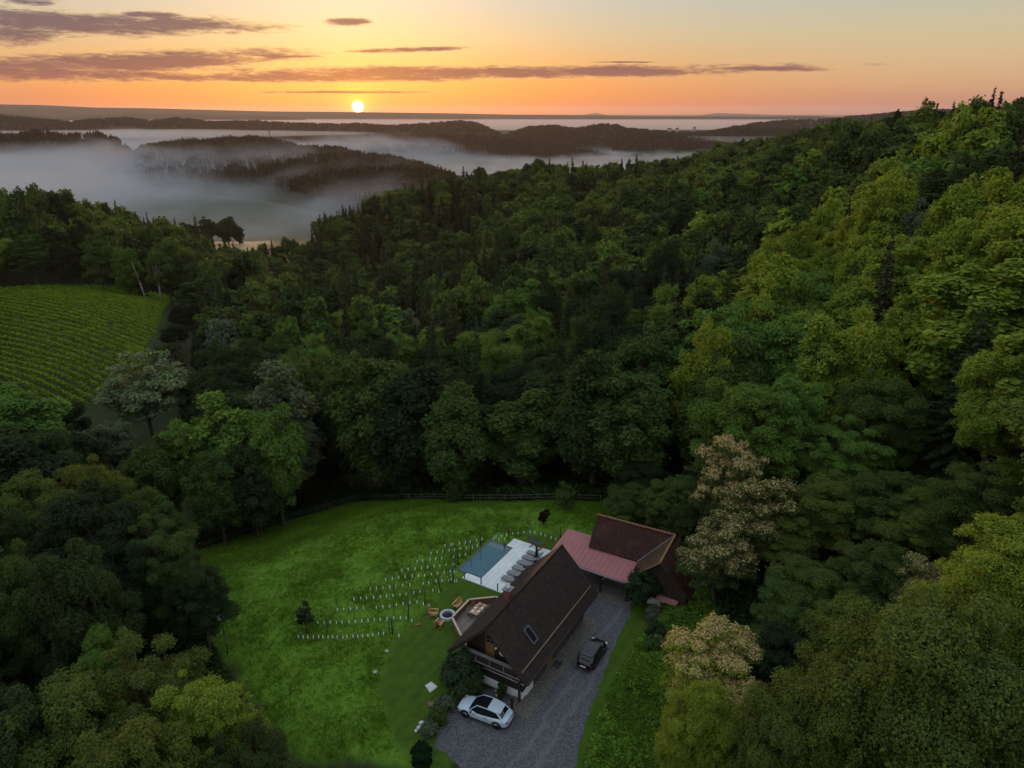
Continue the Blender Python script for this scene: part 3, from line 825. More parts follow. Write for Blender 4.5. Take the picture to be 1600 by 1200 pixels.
def scatter_nodes():
    ng = bpy.data.node_groups.new("wood_scatter", 'GeometryNodeTree')
    ng.interface.new_socket("Geometry", in_out='INPUT', socket_type='NodeSocketGeometry')
    ng.interface.new_socket("Geometry", in_out='OUTPUT', socket_type='NodeSocketGeometry')
    n = ng.nodes; l = ng.links
    gi = n.new('NodeGroupInput'); go = n.new('NodeGroupOutput')
    ci = n.new('GeometryNodeCollectionInfo'); ci.inputs['Collection'].default_value = WOOD
    ci.inputs['Separate Children'].default_value = True; ci.inputs['Reset Children'].default_value = True
    ip = n.new('GeometryNodeInstanceOnPoints'); ip.inputs['Pick Instance'].default_value = True
    def att(nm, ty):
        a = n.new('GeometryNodeInputNamedAttribute'); a.data_type = ty; a.inputs[0].default_value = nm; return a.outputs[0]
    l.new(gi.outputs[0], ip.inputs['Points']); l.new(ci.outputs[0], ip.inputs['Instance'])
    l.new(att('which', 'INT'), ip.inputs['Instance Index'])
    l.new(att('turn', 'FLOAT_VECTOR'), ip.inputs['Rotation'])
    l.new(att('size', 'FLOAT_VECTOR'), ip.inputs['Scale'])
    l.new(ip.outputs[0], go.inputs[0])
    return ng
SCATTER = scatter_nodes()
def woods(name, P, which, size, label, cat="woodland"):
    me = bpy.data.meshes.new(name); n = len(P)
    me.vertices.add(n); me.vertices.foreach_set("co", np.asarray(P, np.float32).ravel())
    a = me.attributes.new('which', 'INT', 'POINT'); a.data.foreach_set("value", np.asarray(which, np.int32))
    r_ = np.random.default_rng(n)
    t = np.zeros((n, 3), np.float32); t[:, 2] = r_.uniform(0, 6.28, n); t[:, 0] = r_.normal(0, .03, n); t[:, 1] = r_.normal(0, .03, n)
    a = me.attributes.new('turn', 'FLOAT_VECTOR', 'POINT'); a.data.foreach_set("vector", t.ravel())
    a = me.attributes.new('size', 'FLOAT_VECTOR', 'POINT'); a.data.foreach_set("vector", np.asarray(size, np.float32).ravel())
    me.update()
    o = link(name, me); md = o.modifiers.new("scatter", 'NODES'); md.node_group = SCATTER
    return tag(o, label, cat, kind="stuff")
def build_hill_woods():
    r_ = np.random.default_rng(77)
    Ps, W, Z = [], [], []
    for smp, cnt, fc in HILLS:
        x, y, z = smp(cnt)
        con = r_.random(cnt) < fc
        w = np.where(con, r_.integers(W_HC[0], W_HC[1], cnt), r_.integers(W_HB[0], W_HB[1], cnt))
        s = r_.uniform(0.8, 1.3, cnt); s = np.where(con, s * 0.95, s * 1.05)
        Ps.append(np.stack([x, y, z - 1.0], 1)); W.append(w); Z.append(np.stack([s * 1.15, s * 1.15, s], 1))
    woods("hill_woods", np.concatenate(Ps), np.concatenate(W), np.concatenate(Z), "dark spruce and beech woods covering the far ridges above the valley fog")
build_hill_woods()
# ------------------------------------------------------------------ placing the trees
TINT = {
    'dark green': (0.030, 0.046, 0.023), 'deep green': (0.046, 0.072, 0.028), 'mid green': (0.070, 0.112, 0.034), 'fresh green': (0.112, 0.195, 0.042),
    'yellow-green': (0.190, 0.260, 0.040), 'olive green': (0.102, 0.136, 0.034), 'grey-green': (0.104, 0.134, 0.084), 'blossoming': (0.100, 0.135, 0.048), 'brownish': (0.050, 0.052, 0.030), 'pale green': (0.150, 0.195, 0.105)}
def vary(c, k=0.12):
    f = 1 + random.uniform(-k, k); h = random.uniform(-k, k) * 0.6
    return (c[0] * f * (1 + h), c[1] * f, c[2] * f * (1 - h), 1)
def plant_tree(name, proto, x, y, z, H, Rc, tint, rz=None, parts=True):
    cm, tm, h0, r0 = proto
    t = empty(name, (x, y, z), random.uniform(0, 6.28) if rz is None else rz)
    t.scale = (Rc / r0, Rc / r0, H / h0)
    for nm, me in (("trunk", tm), ("crown", cm)):
        o = bpy.data.objects.new(nm, me); o.color = vary(TINT[tint]) if nm == "crown" else (0.07, 0.055, 0.04, 1)
        o.parent = t; COL.objects.link(o)
    return t
TAKEN = []          # x, y, radius of everything placed by hand
ALLT = []           # placed trees, for labels
def hand_tree(px, py, Y, Rc, tint, kind='near', label=None, name="broadleaf_tree", cat="tree", group=None, proto=None, hmin=6.0):
    x, y, zt = on_depth(px, py, Y)
    z = gz(x, y); H = max(hmin, zt - z)
    if Y == 600: print('GROVE', px, z, H)
    table = (PC if name == "spruce_tree" else PB)[kind]
    pr = proto or table[len(TAKEN) % len(table)]
    t = plant_tree(name, pr, x, y, z, H, Rc, tint)
    tag(t, label, cat, group)
    TAKEN.append((x, y, Rc)); ALLT.append(t)
    return t
CHEST = [(*tree_meshes("chestnut_near", broadleaf(600 + i, 14, 4.6, 2.2, 70000, 0.12, 75, 0.6, tips=0.42, lobe=(0.16, 0.28)), LEAF, bark, FLOWER), 14.0, 4.6) for i in range(2)]
CHEST_F = (*tree_meshes("chestnut_full", broadleaf(610, 14, 4.6, 2.2, 70000, 0.12, 75, 0.6, tips=0.78, lobe=(0.16, 0.28)), LEAF, bark, FLOWER), 14.0, 4.6)
AIRY = (*tree_meshes("airy_tree", broadleaf(620, 16, 6.0, 3.0, 15000, 0.24, 75, 0.45, lobe=(0.12, 0.22)), LEAF, bark), 16.0, 6.0)
def birch(seed, H, Rc, nleaf, leaf):
    r_ = np.random.default_rng(seed)
    V, F, tip, segs = broadleaf(seed, H, Rc, 2.5, nleaf // 2, leaf, 70, 0.8, lobe=(0.14, 0.26))
    # hanging twigs
    n = nleaf // 2; k = 420
    a = r_.uniform(0, 6.28, k); rr = Rc * np.sqrt(r_.random(k)) * 0.95
    zt = 3.0 + (H - 3.5) * np.sqrt(np.clip(1 - (rr / Rc) ** 2, 0, 1)) * r_.uniform(0.45, 1.0, k)
    ln = r_.uniform(1.0, 2.8, k)
    b = r_.integers(0, k, n); s = r_.random(n)
    P = np.stack([np.cos(a[b]) * (rr[b] + 0.25 * s), np.sin(a[b]) * (rr[b] + 0.25 * s), zt[b] - ln[b] * s], 1) + r_.normal(size=(n, 3)) * 0.12
    Nn = r_.normal(size=(n, 3)) + np.stack([np.cos(a[b]), np.sin(a[b]), np.full(n, 0.5)], 1); Nn /= np.linalg.norm(Nn, axis=1)[:, None]
    V2, F2 = quads(P, Nn, leaf * 0.9, r_)
    return np.concatenate([V, V2]), np.concatenate([F, F2 + len(V)]), np.concatenate([tip, np.zeros(n, bool)]), segs
BIRCH = [(*tree_meshes("birch_near", birch(630 + i, 14, 4.4, 130000, 0.08), LEAF, bark_pale), 14.0, 4.4) for i in range(2)]

# --- near trees, left edge and bottom left
hand_tree(15, 850, 52, 3.9, 'mid green', label="mid green broadleaf tree cut by the left frame edge beside the dark gap")
hand_tree(235, 808, 60, 3.9, 'mid green', label="mid green broadleaf tree with paler upper boughs left of the meadow")
hand_tree(160, 838, 57, 3.6, 'dark green', label="dark broadleaf tree left of the paler-topped tree at the meadow's edge")
hand_tree(300, 866, 57, 2.8, 'deep green', label="small deep green tree leaning over the meadow below the fence end")
hand_tree(50, 672, 84, 4.6, 'deep green'); hand_tree(120, 715, 78, 4.6, 'olive green'); hand_tree(195, 752, 74, 4.4, 'mid green'); hand_tree(20, 735, 72, 4.6, 'olive green')
hand_tree(90, 775, 68, 4.4, 'olive green'); hand_tree(238, 775, 73, 3.6, 'mid green'); hand_tree(5, 790, 64, 3.6, 'deep green')
hand_tree(215, 1000, 41, 4.4, 'olive green', label="big olive green broadleaf crown in the bottom left foreground")
hand_tree(90, 1045, 38, 4.4, 'olive green', label="olive broadleaf crown at the bottom edge left of the biggest foreground crown")
hand_tree(305, 1045, 39, 3.6, 'yellow-green', label="yellowish broadleaf crown at the lower left beside the meadow's edge")
hand_tree(-5, 1075, 36, 3.4, 'deep green', label="deep green broadleaf crown in the bottom left corner")
hand_tree(185, 1120, 34, 4.0, 'olive green', label="rust-flecked olive broadleaf crown lowest in the bottom left")
hand_tree(370, 1135, 36, 3.2, 'deep green', label="deep green broadleaf crown at the bottom edge closest to the meadow")
hand_tree(145, 978, 46, 2.6, 'fresh green', label="small fresh green treetop poking out above the bottom left crowns")
hand_tree(420, 1195, 35, 2.4, 'mid green', label="low mid green crown at the bottom edge right of the deep green one")
# --- the airy tree beside the vineyard and its neighbours
hand_tree(212, 548, 138, 9.0, 'pale green', 'mid', proto=AIRY, label="wide airy pale green tree with visible limbs in front of the vineyard")
hand_tree(285, 476, 232, 4.8, 'dark green', 'mid', label='dark tree at the vineyard right edge, farthest of three')
hand_tree(270, 505, 206, 4.2, 'dark green', 'mid', label='dark tree at the vineyard right edge, middle of three')
hand_tree(256, 535, 182, 3.8, 'deep green', 'mid', label='deep green tree at the vineyard right edge, nearest of three')
hand_tree(205, 540, 158, 3.4, 'yellow-green', 'mid', label="yellow-green tree behind the airy tree at the vineyard's lower edge")
hand_tree(345, 618, 96, 5.2, 'fresh green', 'mid', label="fresh green tree with pointed top left of the tall meadow-side wood")
hand_tree(420, 636, 92, 4.2, 'fresh green', 'mid'); hand_tree(282, 655, 95, 4.6, 'fresh green', 'mid'); hand_tree(228, 680, 90, 4.0, 'mid green', 'mid'); hand_tree(325, 700, 86, 3.8, 'mid green', 'mid'); hand_tree(380, 690, 88, 3.6, 'deep green', 'mid')
hand_tree(165, 655, 118, 4.2, 'grey-green', 'mid', label="round blue-grey tree below the airy tree")
hand_tree(95, 628, 120, 4.2, 'dark green', 'mid'); hand_tree(30, 612, 126, 4.2, 'deep green', 'mid'); hand_tree(-20, 615, 120, 4.6, 'dark green', 'mid')
# --- trees in a row behind the vineyard
for i, (px, py, Y, Rc, tint) in enumerate([(-25, 358, 276, 7.0, 'yellow-green'), (38, 366, 278, 8.0, 'mid green'), (98, 374, 280, 4.8, 'dark green'), (146, 366, 278, 6.6, 'mid green'), (188, 388, 276, 5.2, 'fresh green'), (250, 372, 274, 7.2, 'mid green'), (284, 392, 276, 5.4, 'deep green'), (315, 402, 274, 5.0, 'dark green')]):
    word = ["leftmost", "second", "third", "fourth", "fifth", "sixth", "seventh", "eighth"][i]
    hand_tree(px, py, Y, Rc, tint, 'mid', label=f"{tint} broadleaf tree lining the vineyard's far edge, {word} from the left" if i else "yellow-green tree lining the vineyard's far edge, leftmost of its row", group="trees along the far edge of the vineyard")
t = hand_tree(204, 362, 280, 3.0, 'deep green', 'mid', name="spruce_tree", label="slim conifer standing among the trees behind the vineyard")
def bare_trunk(px, py0, py1, Y, lean, fork, label):
    x, y, z = on_depth(px, py0, Y); z = gz(x, y)
    zt = on_depth(px, py1, Y)[2]
    t = empty("pale_trunk_tree", (x, y, z), 0, label, "tree")
    mb = MB(); h = zt - z
    mb.tube((0, 0, -1), (lean * 0.4, 0, h * 0.45), 0.30, 0.24, 7); mb.tube((lean * 0.4, 0, h * 0.45), (lean, 0, h), 0.24, 0.12, 7)
    for k in range(fork): mb.tube((lean * 0.4, 0, h * 0.40), (lean + (k - fork / 2) * 1.4 + 0.4, 0.3 * k, h * 0.96), 0.2, 0.1, 6)
    mb.build("trunk", bark_pale, t)
    cm, tm, h0, r0 = PB['mid'][1]
    o = bpy.data.objects.new("crown", cm); COL.objects.link(o); o.parent = t; o.color = vary(TINT['fresh green']); o.location = (lean, 0, h - 3.2); o.scale = (0.55, 0.55, 0.42)
    TAKEN.append((x, y, 1.5))
bare_trunk(229, 466, 400, 268, -3.6, 0, "leaning tree with a bare pale trunk at the vineyard's far edge")
bare_trunk(251, 466, 405, 268, 0.6, 3, "forked tree with bare pale trunks at the vineyard's far edge")
# --- the grove far out in the misty valley
for px, py, Rc, tint, nm in [(290, 346, 8.0, 'deep green', 0), (322, 338, 9.0, 'deep green', 0), (352, 338, 9.0, 'deep green', 0), (303, 334, 4.0, 'dark green', 1), (370, 352, 5.0, 'deep green', 0)]:
    hand_tree(px, py, 600, Rc, tint, 'mid', name="spruce_tree" if nm else "broadleaf_tree", label="pointed conifer sticking out of the grove in the misty valley" if nm else "dark broadleaf tree in the grove standing in the misty valley", group="trees of the grove in the misty valley")
# --- behind the barn and on the right
hand_tree(1152, 672, 66, 3.7, 'blossoming', proto=CHEST_F, name="chestnut_tree", label="topmost chestnut tree covered in tan blossom behind the barn")
hand_tree(1188, 742, 62, 4.0, 'blossoming', proto=CHEST[0], name="chestnut_tree", label="chestnut tree with sparse tan blossom below the fully blossoming one")
hand_tree(1132, 808, 58, 3.6, 'blossoming', proto=CHEST[1], name="chestnut_tree", label="chestnut tree with tan blossom leaning towards the barn roof")
hand_tree(1122, 978, 44, 4.0, 'yellow-green', proto=CHEST_F, name="chestnut_tree", label="chestnut with creamy blossom above the embankment right of the drive")
hand_tree(1455, 876, 46, 2.6, 'blossoming', proto=CHEST[0], name="chestnut_tree", label="chestnut with a few cream blossom tips behind the large birch")
hand_tree(1108, 1062, 39, 3.1, 'yellow-green', proto=BIRCH[0], name="birch_tree", label="yellowish drooping birch in front of the creamy blossoming chestnut")
hand_tree(1500, 905, 33, 5.6, 'olive green', proto=BIRCH[1], name="birch_tree", label="large olive birch filling the bottom right corner")
hand_tree(1320, 1010, 35, 3.6, 'olive green', proto=BIRCH[0], name="birch_tree", label="olive birch between the yellowish birch and the largest birch")
hand_tree(1600, 800, 40, 4.2, 'yellow-green', label="yellow-green broadleaf tree cut by the right frame edge above the largest birch")
hand_tree(1225, 1075, 35, 2.6, 'olive green', label="thin olive tree between the two smaller birches")
hand_tree(1280, 880, 49, 3.6, 'olive green'); hand_tree(1385, 850, 49, 3.8, 'mid green'); hand_tree(1330, 935, 43, 3.4, 'olive green'); hand_tree(1245, 905, 48, 3.0, 'mid green')
hand_tree(1225, 985, 43, 2.6, 'dark green')
hand_tree(1310, 745, 62, 4.2, 'olive green'); hand_tree(1330, 655, 70, 4.6, 'fresh green'); hand_tree(1395, 735, 60, 4.2, 'mid green'); hand_tree(1475, 770, 55, 4.0, 'olive green'); hand_tree(1240, 800, 60, 3.6, 'olive green')
hand_tree(1395, 580, 74, 4.8, 'mid green'); hand_tree(1545, 720, 52, 4.0, 'mid green'); hand_tree(1545, 470, 72, 4.4, 'deep green', name="spruce_tree", label="spruce with layered boughs on the slope above the large birch")
hand_tree(1090, 735, 71, 3.4, 'mid green'); hand_tree(1040, 752, 73, 3.4, 'mid green'); hand_tree(985, 770, 76, 3.0, 'mid green'); hand_tree(1085, 790, 66, 2.8, 'deep green')
hand_tree(1010, 720, 80, 3.8, 'dark green')
hand_tree(972, 795, 74, 1.9, 'fresh green', hmin=3.0, label="small bright green tree behind the barn's ridge", name="garden_tree")

# --- the rest of the forest, planted by rule
def build_forest():
    r_ = np.random.default_rng(31)
    field = G((255, 402), (430, 398), (470, 360), (300, 360)); 
    cand = []
    for (y0, y1, sp) in ((12, 110, 7.2), (110, 200, 7.5), (200, 360, 8.0), (360, 760, 8.6)):
        ys = np.arange(y0, y1, sp)
        for y in ys:
            half = y * 1.15 + 45
            xs = np.arange(-half, half, sp)
            for x in xs: cand.append((x + r_.uniform(-.42, .42) * sp, y + r_.uniform(-.42, .42) * sp))
    cand = np.array(cand); X, Y = cand.T
    ok = ~in_poly(X, Y, PLOT) & ~in_poly(X, Y, VINE) & ~in_poly(X, Y, field)
    ok &= poly_dist(X, Y, PLOT) > 2.6
    ok &= (poly_dist(X, Y, VINE) > 4.0)
    ok &= ~((X > 8) & (X < 36) & (Y < 72))
    ok &= ~((Y < 70) & (X < 4) & (X > -37)) & ~((Y < 46) & (np.abs(X) < Y * 0.74 + 6))
    # leave the strip in front of the vineyard's far row open, and the misty valley floor
    ok &= ~((Y > 560) & (X < -0.262 * Y))
    ok &= ~((X < -0.20 * Y - 40) & (Y > 480))
    for x, y, r0 in TAKEN: ok &= np.hypot(X - x, Y - y) > r0 * 0.72 + 1.6
    X, Y = X[ok], Y[ok]
    n = len(X); Zg = ground(X, Y)
    cl = fbm(X / 38, Y / 38, 3, 41)
    Hh = np.where(Y < 300, 19.0, 15.5) * (0.72 + 0.6 * fbm(X / 25, Y / 25, 2, 8)) * r_.uniform(0.72, 1.2, n)
    Hh = np.where((X < -0.4 * Y) & (Y > 290), Hh * 1.45, Hh)
    px, py = to_pix(X, Y, Zg + Hh * 0.8)
    pc = np.clip((cl - 0.53) * 5, 0.03, 0.8)
    pc = np.where((px > 470) & (px < 800) & (Y > 120) & (Y < 330), np.maximum(pc, 0.6), pc)
    pc = np.where((px < 760) & (Y > 420), 0.62, pc)
    pc = np.where(X > 0.35 * Y, pc * 0.35, pc)
    con = (r_.random(n) < pc) & ~((X < 0) & (Y < 92))
    Hh = np.where(con, Hh * 1.12, Hh)
    Rc = np.where(con, r_.uniform(2.5, 3.3, n), r_.uniform(3.6, 6.9, n) * np.where(Y > 130, 0.86, 1.0))
    px, py = to_pix(X, Y, Zg + Hh)
    # hide nothing the picture shows: walk outwards and keep what rises above the nearer canopy
    order = np.argsort(np.hypot(X, Y))
    hor = np.full(2200, 1e9)      # smallest py so far per column
    vq = [(-80, 461), (284, 467), (266, 505), (225, 545), (140, 585), (40, 600), (-80, 600)]
    wpx = FPX * Rc / Y
    hide = np.zeros(n, bool)
    hpx = FPX * Hh / Y
    for fx in (-0.8, 0, 0.8):
        for fy in (0.02, 0.2, 0.4, 0.6): hide |= in_poly(px + fx * wpx, py + fy * hpx, vq)
    hide &= (Y < 264) & (X < -0.30 * Y)
    for pq, ymax in (([(105, 545), (305, 545), (305, 660), (105, 660)], 134), ([(190, 600), (470, 600), (470, 690), (215, 690)], 96), ([(1040, 640), (1260, 640), (1260, 900), (1060, 900)], 61)):
        for fx in (-0.5, 0, 0.5): hide |= in_poly(px + fx * wpx, py + 3, pq) & (Y < ymax)
    vis = np.zeros(n, bool); show = np.zeros(n)
    for i in order:
        if hide[i]: continue
        if not (-120 < px[i] < 1720) or py[i] > 1290:
            vis[i] = True      # beyond the frame's edge, still part of the same wood
            continue
        w = FPX * Rc[i] / Y[i]
        a = int(max(0, px[i] - w * 0.7 + 300)); b = int(min(2199, px[i] + w * 0.7 + 300)) + 1
        gap = np.clip(hor[a:b] - py[i], 0, 3 * w)
        if gap.max() > 0.5:
            vis[i] = True; show[i] = gap.mean() * w * (1.0 if Y[i] > 170 else 6.0) if -w < px[i] < 1600 + w else 0
        # the canopy behind which things hide starts a little under the top
        hor[a:b] = np.minimum(hor[a:b], py[i] + w * 0.35)
    keepers = np.nonzero(vis)[0]
    tone = fbm(X / 22 + 9, Y / 22, 3, 12) + r_.normal(0, 0.10, n)
    names = ['dark green', 'deep green', 'mid green', 'fresh green', 'yellow-green']
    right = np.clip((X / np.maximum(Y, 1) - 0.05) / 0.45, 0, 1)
    tone = tone + right * 0.32 - 0.07  # right slope's warm light and the central valley's shade put into leaf tints
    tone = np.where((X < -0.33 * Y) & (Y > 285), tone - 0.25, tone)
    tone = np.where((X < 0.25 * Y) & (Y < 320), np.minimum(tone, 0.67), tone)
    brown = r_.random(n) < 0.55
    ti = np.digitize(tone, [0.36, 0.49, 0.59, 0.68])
    gy = (r_.random(n) < 0.05) & (Y > 90)
    big = [i for i in keepers[np.argsort(-show[keepers])]]
    bl = [i for i in big if not con[i] and show[i] > 0][:300 - 75]
    sp = [i for i in big if con[i] and show[i] > 0][:110]
    zones = {}
    for i in bl + sp:
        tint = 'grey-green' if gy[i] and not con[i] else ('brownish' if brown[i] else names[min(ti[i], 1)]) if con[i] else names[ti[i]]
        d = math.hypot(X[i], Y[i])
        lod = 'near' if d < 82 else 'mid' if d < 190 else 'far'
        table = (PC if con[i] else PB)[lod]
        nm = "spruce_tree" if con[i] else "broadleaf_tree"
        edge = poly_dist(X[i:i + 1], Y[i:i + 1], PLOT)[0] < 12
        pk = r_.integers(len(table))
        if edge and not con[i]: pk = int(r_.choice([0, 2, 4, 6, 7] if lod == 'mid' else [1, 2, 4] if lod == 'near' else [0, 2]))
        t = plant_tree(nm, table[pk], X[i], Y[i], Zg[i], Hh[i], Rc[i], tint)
        t["category"] = "tree"
        q = X[i] / Y[i]
        if Y[i] < 104 and -0.32 < q < 0.16: zn = "just behind the meadow fence"
        elif q < -0.25 and Y[i] < 125: zn = "in the wood left of the meadow"
        elif q < -0.33 and Y[i] > 285: zn = "in the dark wood beyond the vineyard"
        elif q < -0.22 and Y[i] < 300: zn = "between vineyard and meadow"
        elif q > 0.30 and Y[i] > 180: zn = "near the right-hand skyline"
        elif q > 0.42: zn = "on the near right slope"
        elif q > 0.16 and Y[i] < 125: zn = "in the wood beside the barn"
        elif q > 0.16: zn = "on the mid right hillside"
        elif Y[i] < 165: zn = "in the second belt behind the fence"
        elif Y[i] < 300: zn = "in the central forest"
        else: zn = "on the ridge before the fog"
        zones.setdefault((zn, tint, nm), []).append((to_pix(X[i], Y[i], Zg[i] + Hh[i])[0], t))
    ords = ["first", "second", "third", "fourth", "fifth", "sixth", "seventh", "eighth"]
    for (zn, tint, nm), lst in zones.items():
        lst.sort(key=lambda q: q[0]); kind = "spruce" if nm == "spruce_tree" else "broadleaf tree"
        if len(lst) == 1: lst[0][1]["label"] = f"only {tint} {kind} {zn}"
        elif len(lst) <= 8:
            for k, (_, t) in enumerate(lst):
                t["label"] = f"{tint} {kind} {zn}, {ords[k]} such from the left"; t["group"] = f"{tint} {kind}s {zn}"
        else:
            for k, (_, t) in enumerate(lst):
                third = ["left", "middle", "right"][min(2, 3 * k // len(lst))]
                t["label"] = f"{tint} {kind} {zn}, in the {third} part"
                t["group"] = f"{tint} {kind}s {zn}, {third} part"
    done = set(bl) | set(sp)
    rest = np.array([i for i in keepers if i not in done])
    w = np.where(con[rest], r_.integers(W_C[0], W_C[1], len(rest)), r_.integers(W_B[0], W_B[1], len(rest)))
    w = np.where(np.hypot(X[rest], Y[rest]) < 110, r_.integers(W_E[0], W_E[1], len(rest)), w)
    k = np.where(con[rest] & (w < 12), Hh[rest] / 20, Hh[rest] / 16); kr = np.where(con[rest], Rc[rest] / 2.7, Rc[rest] / 4.7)
    woods("forest", np.stack([X[rest], Y[rest], Zg[rest]], 1), w, np.stack([kr, kr, k], 1), "dense mixed forest covering the ridge and hillside behind the nearer single trees")
    print("FOREST candidates", n, "kept", len(keepers), "single", len(bl), len(sp), "far Y", max(Y[bl]))
    # hand trees still without a label of their own
    todo = sorted([t for t in ALLT if not t.get("label")], key=lambda t: t.location.x / t.location.y)
    cnt = {}
    for t in todo:
        q = t.location.x / t.location.y
        zn = "left of the meadow, below the vineyard" if q < -0.2 else "just right of the barn" if q < 0.31 else "on the slope above the blossoming chestnuts"
        cnt.setdefault(zn, []).append(t)
    for zn, lst in cnt.items():
        for k, t in enumerate(lst):
            t["label"] = f"large broadleaf crown {zn}, number {k + 1} from the left"; t["group"] = "large broadleaf crowns " + zn
build_forest()
def dead_tree(px, py, Y, Rc, label):
    x, y, zt = on_depth(px, py, Y); z = gz(x, y); H = zt - z
    _, _, _, segs = broadleaf(int(px), H, Rc, H * 0.3, 50, 0.3, 34, 0.9)
    t = empty("bare_tree", (x, y, z), 0, label, "tree")
    limb_mesh(segs, 5).build("trunk", bark_pale, t)
dead_tree(408, 530, 168, 3.2, "bare pale-limbed tree among the green crowns right of the vineyard")
dead_tree(262, 548, 172, 2.6, "thin bare tree at the vineyard's right edge behind the airy tree")
# ------------------------------------------------------------------ the house plot (local frame: x along the ridge, away from the camera; y to the left)
TH = R(59.3); O0 = (-2.25, 48.8)
_u = (math.cos(TH), math.sin(TH)); _l = (-_u[1], _u[0])
def HF(x, y, z=0.0): return (O0[0] + x * _u[0] + y * _l[0], O0[1] + x * _u[1] + y * _l[1], z)
def to_local(x, y):
    dx, dy = x - O0[0], y - O0[1]; return (dx * _u[0] + dy * _u[1], dx * _l[0] + dy * _l[1])

def roof_mat(name, c1, c2, c3, moss, rough=0.62, along=True, sc=1.0):
    """rows of clay tiles: every tile has its own shade, with lichen patches"""
    m_, g, b, out = mat(name)
    tc = g.node('ShaderNodeTexCoord').outputs['Object']
    x, y, z = g.sep(tc)
    if not along: x, y = y, x
    v = g.comb(x, g.m('MULTIPLY', z, 1.35), 0)
    br = g.node('ShaderNodeTexBrick')
    g.put(br.inputs['Vector'], v)
    br.inputs['Scale'].default_value = 1.0 * sc
    br.inputs['Brick Width'].default_value = 0.17; br.inputs['Row Height'].default_value = 0.16
    br.inputs['Mortar Size'].default_value = 0.012; br.inputs['Mortar Smooth'].default_value = 0.4
    br.inputs['Color1'].default_value = (0, 0, 0, 1); br.inputs['Color2'].default_value = (1, 1, 1, 1); br.inputs['Mortar'].default_value = (0.0, 0.0, 0.0, 1)
    shade = g.node('ShaderNodeSeparateColor'); g.put(shade.inputs[0], br.outputs['Color'])
    n = g.noise(tc, 0.8, 5.0, 0.65); n2 = g.noise(tc, 7.0, 4.0, 0.7)
    k = g.m('ADD', g.m('MULTIPLY', shade.outputs[0], 0.45), g.m('MULTIPLY', n2, 0.55))
    c = g.ramp(k, [(0.15, c1), (0.5, c2), (0.85, c3)])
    c = g.mix(g.m('MULTIPLY', g.smooth(n, 0.48, 0.72), 0.75), c, moss)
    c = g.mix(g.m('MULTIPLY', g.smooth(g.noise(tc, 3.3, 5.0, 0.7), 0.66, 0.76), 0.5), c, tuple(min(1, q * 2.6) for q in c3))
    c = g.mix(g.m('MULTIPLY', br.outputs['Fac'], 0.75), c, (0.006, 0.005, 0.005))
    g.put(b.inputs['Base Color'], c); b.inputs['Roughness'].default_value = rough; b.inputs['Specular IOR Level'].default_value = 0.22
    bp = g.node('ShaderNodeBump'); bp.inputs['Strength'].default_value = 0.8; bp.inputs['Distance'].default_value = 0.03
    g.put(bp.inputs['Height'], g.m('ADD', g.m('MULTIPLY', br.outputs['Fac'], -0.8), g.m('MULTIPLY', k, 0.7)))
    g.l.new(bp.outputs[0], b.inputs['Normal'])
    return m_
def plank_mat(name, c, width=0.16, axis=0, rough=0.75, var=0.35):
    m_, g, b, out = mat(name)
    tc = g.node('ShaderNodeTexCoord').outputs['Object']
    xyz = g.sep(tc); s_ = g.m('DIVIDE', xyz[axis], width)
    idx = g.m('FLOOR', s_); fr = g.m('FRACT', s_)
    wn = g.node('ShaderNodeTexWhiteNoise', noise_dimensions='1D'); g.put(wn.inputs['W'], idx)
    grain = g.noise(tc, 5.0, 5.0, 0.7)
    k = g.m('ADD', g.m('MULTIPLY', wn.outputs['Value'], 0.5), g.m('MULTIPLY', grain, 0.5))
    col = g.ramp(k, [(0.2, tuple(q * (1 - var) for q in c)), (0.8, tuple(q * (1 + var) for q in c))])
    gap = g.m('GREATER_THAN', g.m('ABSOLUTE', g.m('SUBTRACT', fr, 0.5)), 0.455)
    col = g.mix(g.m('MULTIPLY', gap, 0.8), col, (0.006, 0.005, 0.004))
    g.put(b.inputs['Base Color'], col); b.inputs['Roughness'].default_value = rough
    bp = g.node('ShaderNodeBump'); bp.inputs['Strength'].default_value = 0.6; bp.inputs['Distance'].default_value = 0.01
    g.put(bp.inputs['Height'], g.m('SUBTRACT', grain, g.m('MULTIPLY', gap, 2.0))); g.l.new(bp.outputs[0], b.inputs['Normal'])
    return m_
